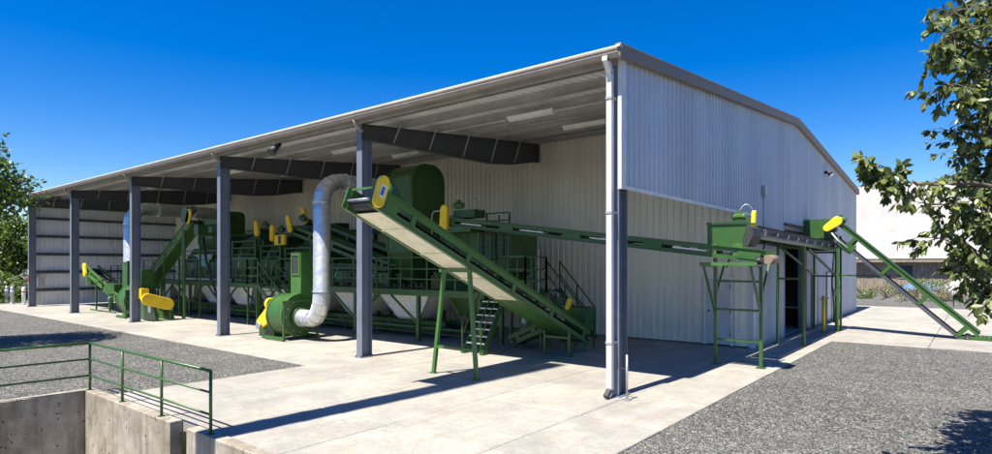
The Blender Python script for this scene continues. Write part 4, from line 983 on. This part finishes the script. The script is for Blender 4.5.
# ------------------------------------------------------------------ far things: barn, scrub, bollards
barn = thing('barn', 'old timber barn with a huge weathered white metal roof', 'barn', (12, 57, 0))
BX0, BX1, BY, BE = -14, 44, 56., 2.95
mb = MB(); x = BX0
while x < BX1:
    wd = random.uniform(.18, .3); mb.box(x, x+wd-.015, BY-.03+random.uniform(-.015, .015), BY+.02, random.uniform(-.02, .06), BE+.1); x += wd
mb.build('plank_wall', 'weathered_wood', barn, kind='stuff')
box(barn, 'inner_skin', 'dark', BX0, BX1, BY+.05, BY+.1, 0, BE+.2)
box(barn, 'eave_board', 'weathered_wood', BX0-.5, BX1+.5, BY-.75, BY-.7, BE-.32, BE-.05)
for xw in (-.1, 9, 18): 
    wn = box(barn, 'window', 'dark', xw-.55, xw+.55, BY-.06, BY-.046, 1.25, 2.35); MB().box(xw-.65, xw-.55, BY-.08, BY-.04, 1.15, 2.45).box(xw+.55, xw+.65, BY-.08, BY-.04, 1.15, 2.45).box(xw-.55, xw+.55, BY-.08, BY-.04, 2.35, 2.45).box(xw-.55, xw+.55, BY-.08, BY-.04, 1.15, 1.25).build('frame', 'weathered_wood', wn)
br = box(barn, 'roof', 'weathered_wood', BX0-.5, BX1+.5, BY+8.6, BY+8.9, 10.7, 10.85)
x = BX0-.5
while x < BX1+.4:
    o_ = random.uniform(0, .006)
    V = [(x+.002, BY-.8, BE+o_), (x+1.198, BY-.8, BE+o_), (x+1.198, BY+8.75, 10.85+o_), (x+.002, BY+8.75, 10.85+o_)]
    q = [Vector(v) for v in V]; prism(br, 'roof_panel', 'white_sheet', q, (0, .03, -.04)); x += 1.2
V = [(BX0-.5, BY+18.3, BE), (BX1+.5, BY+18.3, BE), (BX1+.5, BY+8.76, 10.85), (BX0-.5, BY+8.76, 10.85)]
prism(br, 'rear_slope', 'white_sheet', [Vector(v) for v in V][::-1], (0, -.03, -.04))
for xe in (BX0, BX1-.1): prism(barn, 'end_wall', 'weathered_wood', [(xe, BY+.12, 0), (xe, BY+17.5, 0), (xe, BY+17.5, BE), (xe, BY+8.7, 10.6), (xe, BY+.12, BE)], (.1, 0, 0))

# leaf clouds ------------------------------------------------------
LEAF = [(0, 0, 0), (.22, .17, .03), (.62, .24, .0), (1, 0, -.1), (.62, -.24, .0), (.22, -.17, .03), (.4, 0, -.04)]
LF = [(0, 6, 1), (1, 6, 2), (2, 6, 3), (3, 6, 4), (4, 6, 5), (5, 6, 0)]
LVn = np.array(LEAF); LFn = np.array(LF)
def leaf_mats(P, D, U, S):
    """arrays: pos, dir, up, size -> rotation matrices"""
    D = D/np.linalg.norm(D, axis=1, keepdims=True); Sx = np.cross(U, D); Sx /= np.linalg.norm(Sx, axis=1, keepdims=True)+1e-9
    Nn = np.cross(D, Sx); return np.stack([D*S[:, None], Sx*S[:, None], Nn*S[:, None]], axis=2)
def leaf_mesh(name, P, M, mat, parent, kind='stuff', simple=False):
    lv = LVn if not simple else np.array([(0, 0, 0), (.5, .26, 0), (1, 0, -.06), (.5, -.26, 0)]); lf = LFn if not simple else np.array([(0, 1, 2, 3)])
    b = base_of(parent); V = np.einsum('nij,kj->nki', M, lv)+P[:, None, :]-np.array(b); n, k = len(P), len(lv)
    Fc = (lf[None]+np.arange(n)[:, None, None]*k).reshape(-1, lf.shape[1])
    me = bpy.data.meshes.new(name); me.vertices.add(n*k); me.vertices.foreach_set('co', V.reshape(-1).astype(np.float32))
    nf, c = Fc.shape; me.loops.add(nf*c); me.loops.foreach_set('vertex_index', Fc.reshape(-1).astype(np.int32))
    me.polygons.add(nf); me.polygons.foreach_set('loop_start', np.arange(0, nf*c, c, dtype=np.int32)); me.polygons.foreach_set('loop_total', np.full(nf, c, dtype=np.int32))
    me.update(); me.validate(); me.materials.append(MAT[mat]); o = bpy.data.objects.new(name, me); COL.objects.link(o); o.parent = parent; o['kind'] = kind
    return o
def rand_dirs(n, down=.3):
    d = rng.normal(size=(n, 3)); d /= np.linalg.norm(d, axis=1, keepdims=True); d[:, 2] -= down; return d
def blob_leaves(clumps, per, size, down=.25, shell=.55):
    """clumps: (centre, radius); leaves gathered towards each clump's shell"""
    Ps = []
    for c, r in clumps:
        n = int(per*r*r); d = rng.normal(size=(n, 3)); d /= np.linalg.norm(d, axis=1, keepdims=True)
        Ps.append(np.array(c)+d*r*(shell+(1-shell)*rng.random((n, 1))**.6)*np.array((1, 1, .8)))
    P = np.concatenate(Ps); n = len(P); U = rng.normal(size=(n, 3))*.6; U[:, 2] += 1
    return P, leaf_mats(P, rand_dirs(n, down), U, size*(.7+.6*rng.random(n)))
def tree(name, label, loc, height, crown_r, crown_c, nclump, per, size, mat, group=None, trunk_r=.2, cat='tree', squash=1., simple=True):
    t = thing(name, label, cat, loc, group); L_ = Vector(loc)
    pts = [L_+Vector((random.uniform(-.1, .1)*k, random.uniform(-.1, .1)*k, (height*.75)*k/5)) for k in range(6)]
    tr = tube(t, 'trunk', 'bark', pts, [trunk_r*(1-.14*k) for k in range(6)], 8); cl = []
    for k in range(nclump):
        d = Vector(rng.normal(size=3)).normalized(); rr = crown_r*random.uniform(.45, .95)
        c = L_+Vector(crown_c)+Vector((d.x*rr, d.y*rr, d.z*rr*squash)); cl.append((tuple(c), crown_r*random.uniform(.2, .42)))
        if k % 3 == 0:
            s_ = pts[random.randint(2, 5)]; m = s_.lerp(c, .5)+Vector((0, 0, .15)); tube(tr, 'limb', 'bark', [s_, m, c], [trunk_r*.35, trunk_r*.2, .02], 6)
    P, M = blob_leaves(cl, per, size); P_ok = P[:, 2] > .05
    leaf_mesh('crown', P[P_ok], M[P_ok], mat, t, simple=simple); return t
# left edge trees, hedge behind them, off-frame shade tree
tree('yard_tree', 'leafy green tree at the left edge overlapping the far shed corner', (-19.1, -7.0, 0), 7.2, 2.5, (.3, .2, 5.3), 70, 330, .17, 'leaf_left', squash=.85)
tree('yard_tree', 'dark green tree behind the bollards at the left edge', (-50, 1.5, 0), 6.4, 2.9, (0, 0, 3.6), 60, 190, .26, 'leaf_left', squash=.9)
tree('yard_tree', 'broad green tree filling the far left background', (-57, -1.5, 0), 8, 3.8, (0, 0, 4.6), 60, 130, .32, 'leaf_left')
t = thing('hedge', 'dark green hedge along the lawn at the far left', 'hedge', (-50, 1, 0))
cl = [((-47+random.uniform(-3, 3), y+random.uniform(-.8, .8), random.uniform(.5, 2.4)), random.uniform(.7, 1.3)) for y in np.linspace(-8, 8, 46)]
P, M = blob_leaves(cl, 170, .22); ok = P[:, 2] > 0; leaf_mesh('foliage', P[ok], M[ok], 'leaf_left', t, simple=True)
# lawn
n = 16000; P = np.stack([rng.uniform(-62, -41.9, n), rng.uniform(-9, 12, n), np.full(n, -.02)], 1); D = rng.normal(size=(n, 3))*.35; D[:, 2] = 1
lw = leaf_mesh('lawn', P, leaf_mats(P, D, rng.normal(size=(n, 3)), .13+.1*rng.random(n)), 'grass', None, simple=True); lw['label'] = 'strip of green lawn beyond the shed corner'; lw['category'] = 'grass'
# bollards
for i, (x, y, lab) in enumerate(((-43.1, .1, 'grey bollard farthest left of the three'), (-41.4, .0, 'grey bollard in the middle of the three'), (-40.2, .3, 'pale bollard nearest the shed corner'))):
    t = thing('bollard', lab+' by the far corner', 'bollard', (x, y, 0), 'bollards by the far shed corner')
    tube(t, 'post', 'galv_dull' if i < 2 else 'white_trim', [(x, y, 0), (x, y, .95), (x, y, 1.03), (x, y, 1.07)], [.1, .1, .075, .02], 12); tube(t, 'collar', 'galv_dull', [(x, y, .0), (x, y, .06)], .15, 12)
    tube(t, 'band', 'red' if i == 2 else 'white_trim', [(x, y, .74), (x, y, .82)], .104, 12)
# scrub in front of the barn
def scrub(label, x, y, r, h, mat, per=420, grp='scrub in front of the barn'):
    t = thing('scrub_bush', label, 'bush', (x, y, 0), grp)
    st = MB()
    for k in range(14):
        a_ = random.uniform(0, 6.28); q = Vector((x+math.cos(a_)*r*random.uniform(.3, 1), y+math.sin(a_)*r*random.uniform(.3, 1), h*random.uniform(.5, 1))); st.tube([(x, y, 0), Vector((x, y, 0)).lerp(q, .5)+Vector((0, 0, .1)), q], [.025, .015, .006], 4)
    st.build('stems', 'bark', t)
    cl = [((x+random.uniform(-.7, .7)*r, y+random.uniform(-.7, .7)*r, random.uniform(.15, .8)*h), r*random.uniform(.25, .5)) for k in range(9)]
    P, M = blob_leaves(cl, per, .12, shell=.2); ok = P[:, 2] > 0; leaf_mesh('foliage', P[ok], M[ok], mat, t, simple=True)
for i, (x, y, r, h, m) in enumerate(((.6, 36.5, 1.1, 1.2, 'leaf_scrub'), (2.4, 35.2, 1.3, 1.1, 'leaf_scrub'), (3.9, 36.6, 1.2, 1.3, 'leaf_scrub'), (1.2, 40.5, 1.5, 1.5, 'grass'), (3.1, 41, 1.5, 1.4, 'grass'), (5.4, 38.5, 1.4, 1.4, 'leaf_scrub'), (-1.0, 39.5, 1.3, 1.2, 'grass'), (7.2, 36.0, 1.2, 1.0, 'leaf_scrub'))):
    lab = ['dry brown scrub bush nearest the shed corner', 'wide dry scrub bush at the road edge behind the conveyor', 'dry scrub bush with tangled stems right of the conveyor', 'green bush below the barn planks, left of the blue tarp', 'green bush below the blue tarp', 'dry scrub bush near the white pile', 'low green bush touching the shed corner', 'low dry scrub bush under the tree leaves'][i]
    scrub(lab, x, y, r, h, m)
# gravel berm between road and barn
V = []; nx, ny = 60, 14
for j in range(ny+1):
    for i in range(nx+1):
        x = -6+40*i/nx; y = 32+16*j/ny; f = math.sin(math.pi*j/ny); V.append((x, y, -.06+f*(.28+.18*math.sin(x*.9)+.2*math.sin(x*2.3+y))+random.uniform(0, .08)*f))
struct(mesh('berm', V, [(j*(nx+1)+i, j*(nx+1)+i+1, (j+1)*(nx+1)+i+1, (j+1)*(nx+1)+i) for j in range(ny) for i in range(nx)], 'gravel'), 'low gravel bank between the concrete road and the barn')
# heaps: blue tarp and white pile
def heap(name, label, cat, x, y, rx, ry, h, mat, seed):
    r_ = random.Random(seed); n_, m_ = 18, 8; V = []; Fc = []
    ph = [r_.uniform(0, 6) for _ in range(6)]
    for j in range(m_+1):
        rr = 1-j/m_
        for i in range(n_):
            a_ = 2*math.pi*i/n_; wv = 1+.12*math.sin(3*a_+ph[0])+.1*math.sin(5*a_+ph[1]); z = h*(1-rr**2.2)*(1+.12*math.sin(4*a_+ph[2]+3*rr))
            V.append((x+rx*rr*wv*math.cos(a_), y+ry*rr*wv*math.sin(a_), z+.25))
    for j in range(m_):
        for i in range(n_): Fc.append((j*n_+i, j*n_+(i+1) % n_, (j+1)*n_+(i+1) % n_, (j+1)*n_+i))
    o = mesh(name, V, Fc, mat, None); o['label'] = label; o['category'] = cat
heap('tarp_pile', 'crumpled blue tarp on the bank in front of the barn', 'tarp', 1.6, 46.5, 2.0, .8, .75, 'blue', 3)
heap('sand_pile', 'pale covered heap on the bank beside the barn', 'pile', 5.2, 47, 2.6, 1.2, 1.15, 'tarp', 5)

# ------------------------------------------------------------------ near tree on the right
nt_ = thing('walnut_tree', 'broad-leaved tree leaning into the right edge of the view', 'tree', (7.9, 1.3, 0))
B0 = Vector((7.9, 1.3, 0)); tp = [B0, B0+Vector((-.05, 0, 1.2)), B0+Vector((-.2, -.1, 2.4)), B0+Vector((-.3, -.25, 3.8)), B0+Vector((-.35, -.3, 5.6)), B0+Vector((-.3, -.2, 7.4))]
trunk = tube(nt_, 'trunk', 'bark', tp, [.26, .2, .17, .14, .09, .04], 10)
LP = []; LD = []
def limb(pts, r0, dens=1., tw=.5):
    """pts: world points; leaves on twigs along the outer two thirds"""
    P = [Vector(p) for p in pts]; fine = []
    for i in range(len(P)-1):
        for j in range(5): fine.append(P[i].lerp(P[i+1], j/5)+Vector(rng.normal(size=3))*.025)
    fine.append(P[-1]); m = len(fine)
    tube(trunk, 'limb', 'bark', fine, [max(.006, r0*(1-.93*k/(m-1))) for k in range(m)], 6)
    twg = MB()
    for k in range(int(m*.2), m):
        p = fine[k]; d = (fine[min(k+1, m-1)]-fine[max(0, k-1)]).normalized()
        for q in range(max(1, int(round(2*dens)))):
            td = (d*.5+Vector(rng.normal(size=3))*.75+Vector((0, 0, -.12))).normalized(); L = tw*random.uniform(.5, 1.1)
            e = p+td*L+Vector((0, 0, -.12*L)); twg.tube([p, p.lerp(e, .5)+Vector((0, 0, .04)), e], [.006, .004, .002], 4, False)
            for z in range(int(19*dens)):
                f = random.uniform(.2, 1.05); b_ = p.lerp(e, f); ld = (td*.55+Vector(rng.normal(size=3))*.6+Vector((0, 0, -.75))); LP.append(tuple(b_)); LD.append(tuple(ld))
    twg.build('twigs', 'bark', trunk, kind='stuff')
O = lambda z: Vector((7.6, 1.05, z))
limb([O(4.3), px(1010, 118, 7.6), px(960, 95, 7.2), px(936, 78, 7.0)], .05)
limb([O(5.0), px(1010, 60, 7.4), px(968, 40, 7.1), px(938, 32, 6.9)], .05)
limb([O(5.6), px(1010, 5, 7.5), px(975, 8, 7.2), px(955, 12, 7.1)], .05)
limb([O(3.9), px(1020, 150, 7.8), px(975, 135, 7.6), px(950, 128, 7.4)], .05)
limb([O(3.6), px(1000, 190, 7.2), px(940, 182, 6.8), px(905, 184, 6.6), px(884, 170, 6.5)], .045, .55, .3)
limb([px(905, 184, 6.6), px(884, 178, 6.5), px(870, 162, 6.5)], .012, 1.1, .2)
limb([O(3.2), px(1010, 215, 7.6), px(960, 205, 7.2), px(932, 205, 7.0)], .04, 1., .42)
limb([O(2.9), px(1015, 245, 7.7), px(970, 235, 7.3), px(940, 238, 7.1)], .04, 1., .42)
limb([O(2.6), px(1015, 275, 7.6), px(975, 262, 7.3), px(958, 272, 7.1)], .035, .9, .4)
limb([O(2.4), px(1018, 285, 7.5), px(998, 280, 7.2), px(982, 290, 7.0)], .03, .8, .3)
limb([O(4.6), px(1030, 90, 8.4), px(990, 70, 8.2), px(966, 60, 8.0)], .05)
limb([O(3.4), px(1030, 200, 8.4), px(995, 180, 8.2), px(962, 170, 8.0)], .05)
limb([O(2.8), px(1030, 250, 8.4), px(1000, 230, 8.0), px(975, 220, 7.8)], .04)
limb([O(2.5), px(1018, 294, 7.2), px(1000, 298, 7.0), px(986, 302, 6.9)], .02, .7, .22)
limb([O(5.3), px(1030, 30, 8.2), px(1000, 25, 8.0), px(978, 28, 7.8)], .05, 1.2, .55)
limb([O(4.2), px(1030, 120, 8.4), px(1000, 105, 8.1), px(976, 100, 7.9)], .05, 1.2, .55)
limb([O(3.7), px(1030, 165, 8.2), px(1000, 150, 8.0), px(985, 145, 7.8)], .05, 1.2, .5)
limb([O(4.8), px(1030, 70, 7.4), px(1000, 60, 7.2), px(985, 80, 7.0)], .05, 1.2, .5)
limb([O(3.0), px(1030, 230, 7.4), px(1000, 215, 7.2), px(985, 200, 7.0)], .05, 1.1, .45)
for k in range(16):   # rest of the crown, outside the picture
    a_ = random.uniform(0, 6.28); e = O(random.uniform(3.2, 7.4))+Vector((abs(math.cos(a_))*2.4+.3, math.sin(a_)*2.4, random.uniform(-.6, .8))); s_ = O(random.uniform(2.6, 5.5)); limb([s_, s_.lerp(e, .5)+Vector((0, 0, .3)), e], .05, .8, .6)
for e_ in ((6.2, -1.6, 6.9), (5.6, -.6, 7.3), (6.9, -1.9, 6.6), (5.0, -1.4, 7.2)):
    e = Vector(e_); s_ = O(5.2); limb([s_, s_.lerp(e, .5)+Vector((0, 0, .4)), e], .05, .9, .5)
LP = np.array(LP); LD = np.array(LD); U = rng.normal(size=LP.shape)*.55; U[:, 2] += 1; U[:, 1] -= .2
LM = leaf_mats(LP, LD, U, .108*(.75+.55*rng.random(len(LP))))
rel = LP[:, :2]-np.array(CAMXY); zc_ = rel@np.array(F2); sx_ = 496+601*(rel@np.array(R2))/zc_; sy_ = 264-(LP[:, 2]-CAMH)*601/zc_
vis = (sx_ < 992) & (sx_ > 840) & (sy_ > 0) & (sy_ < 454); order = np.argsort(np.where(vis, zc_, 1e9))[:300]
lm = bpy.data.meshes.new('leaf'); lm.from_pydata(LEAF, [], LF); lm.materials.append(MAT['leaf_near'])
for i in order:
    o = bpy.data.objects.new('leaf', lm); COL.objects.link(o); o.parent = nt_
    M4 = np.eye(4); M4[:3, :3] = LM[i]; M4[:3, 3] = LP[i]-np.array(B0); o.matrix_basis = Matrix(M4.tolist())
rest = np.setdiff1d(np.arange(len(LP)), order); leaf_mesh('crown', LP[rest], LM[rest], 'leaf_near', nt_)
print('near leaves', len(LP), 'visible', int(vis.sum()), 'objects', len(bpy.data.objects))
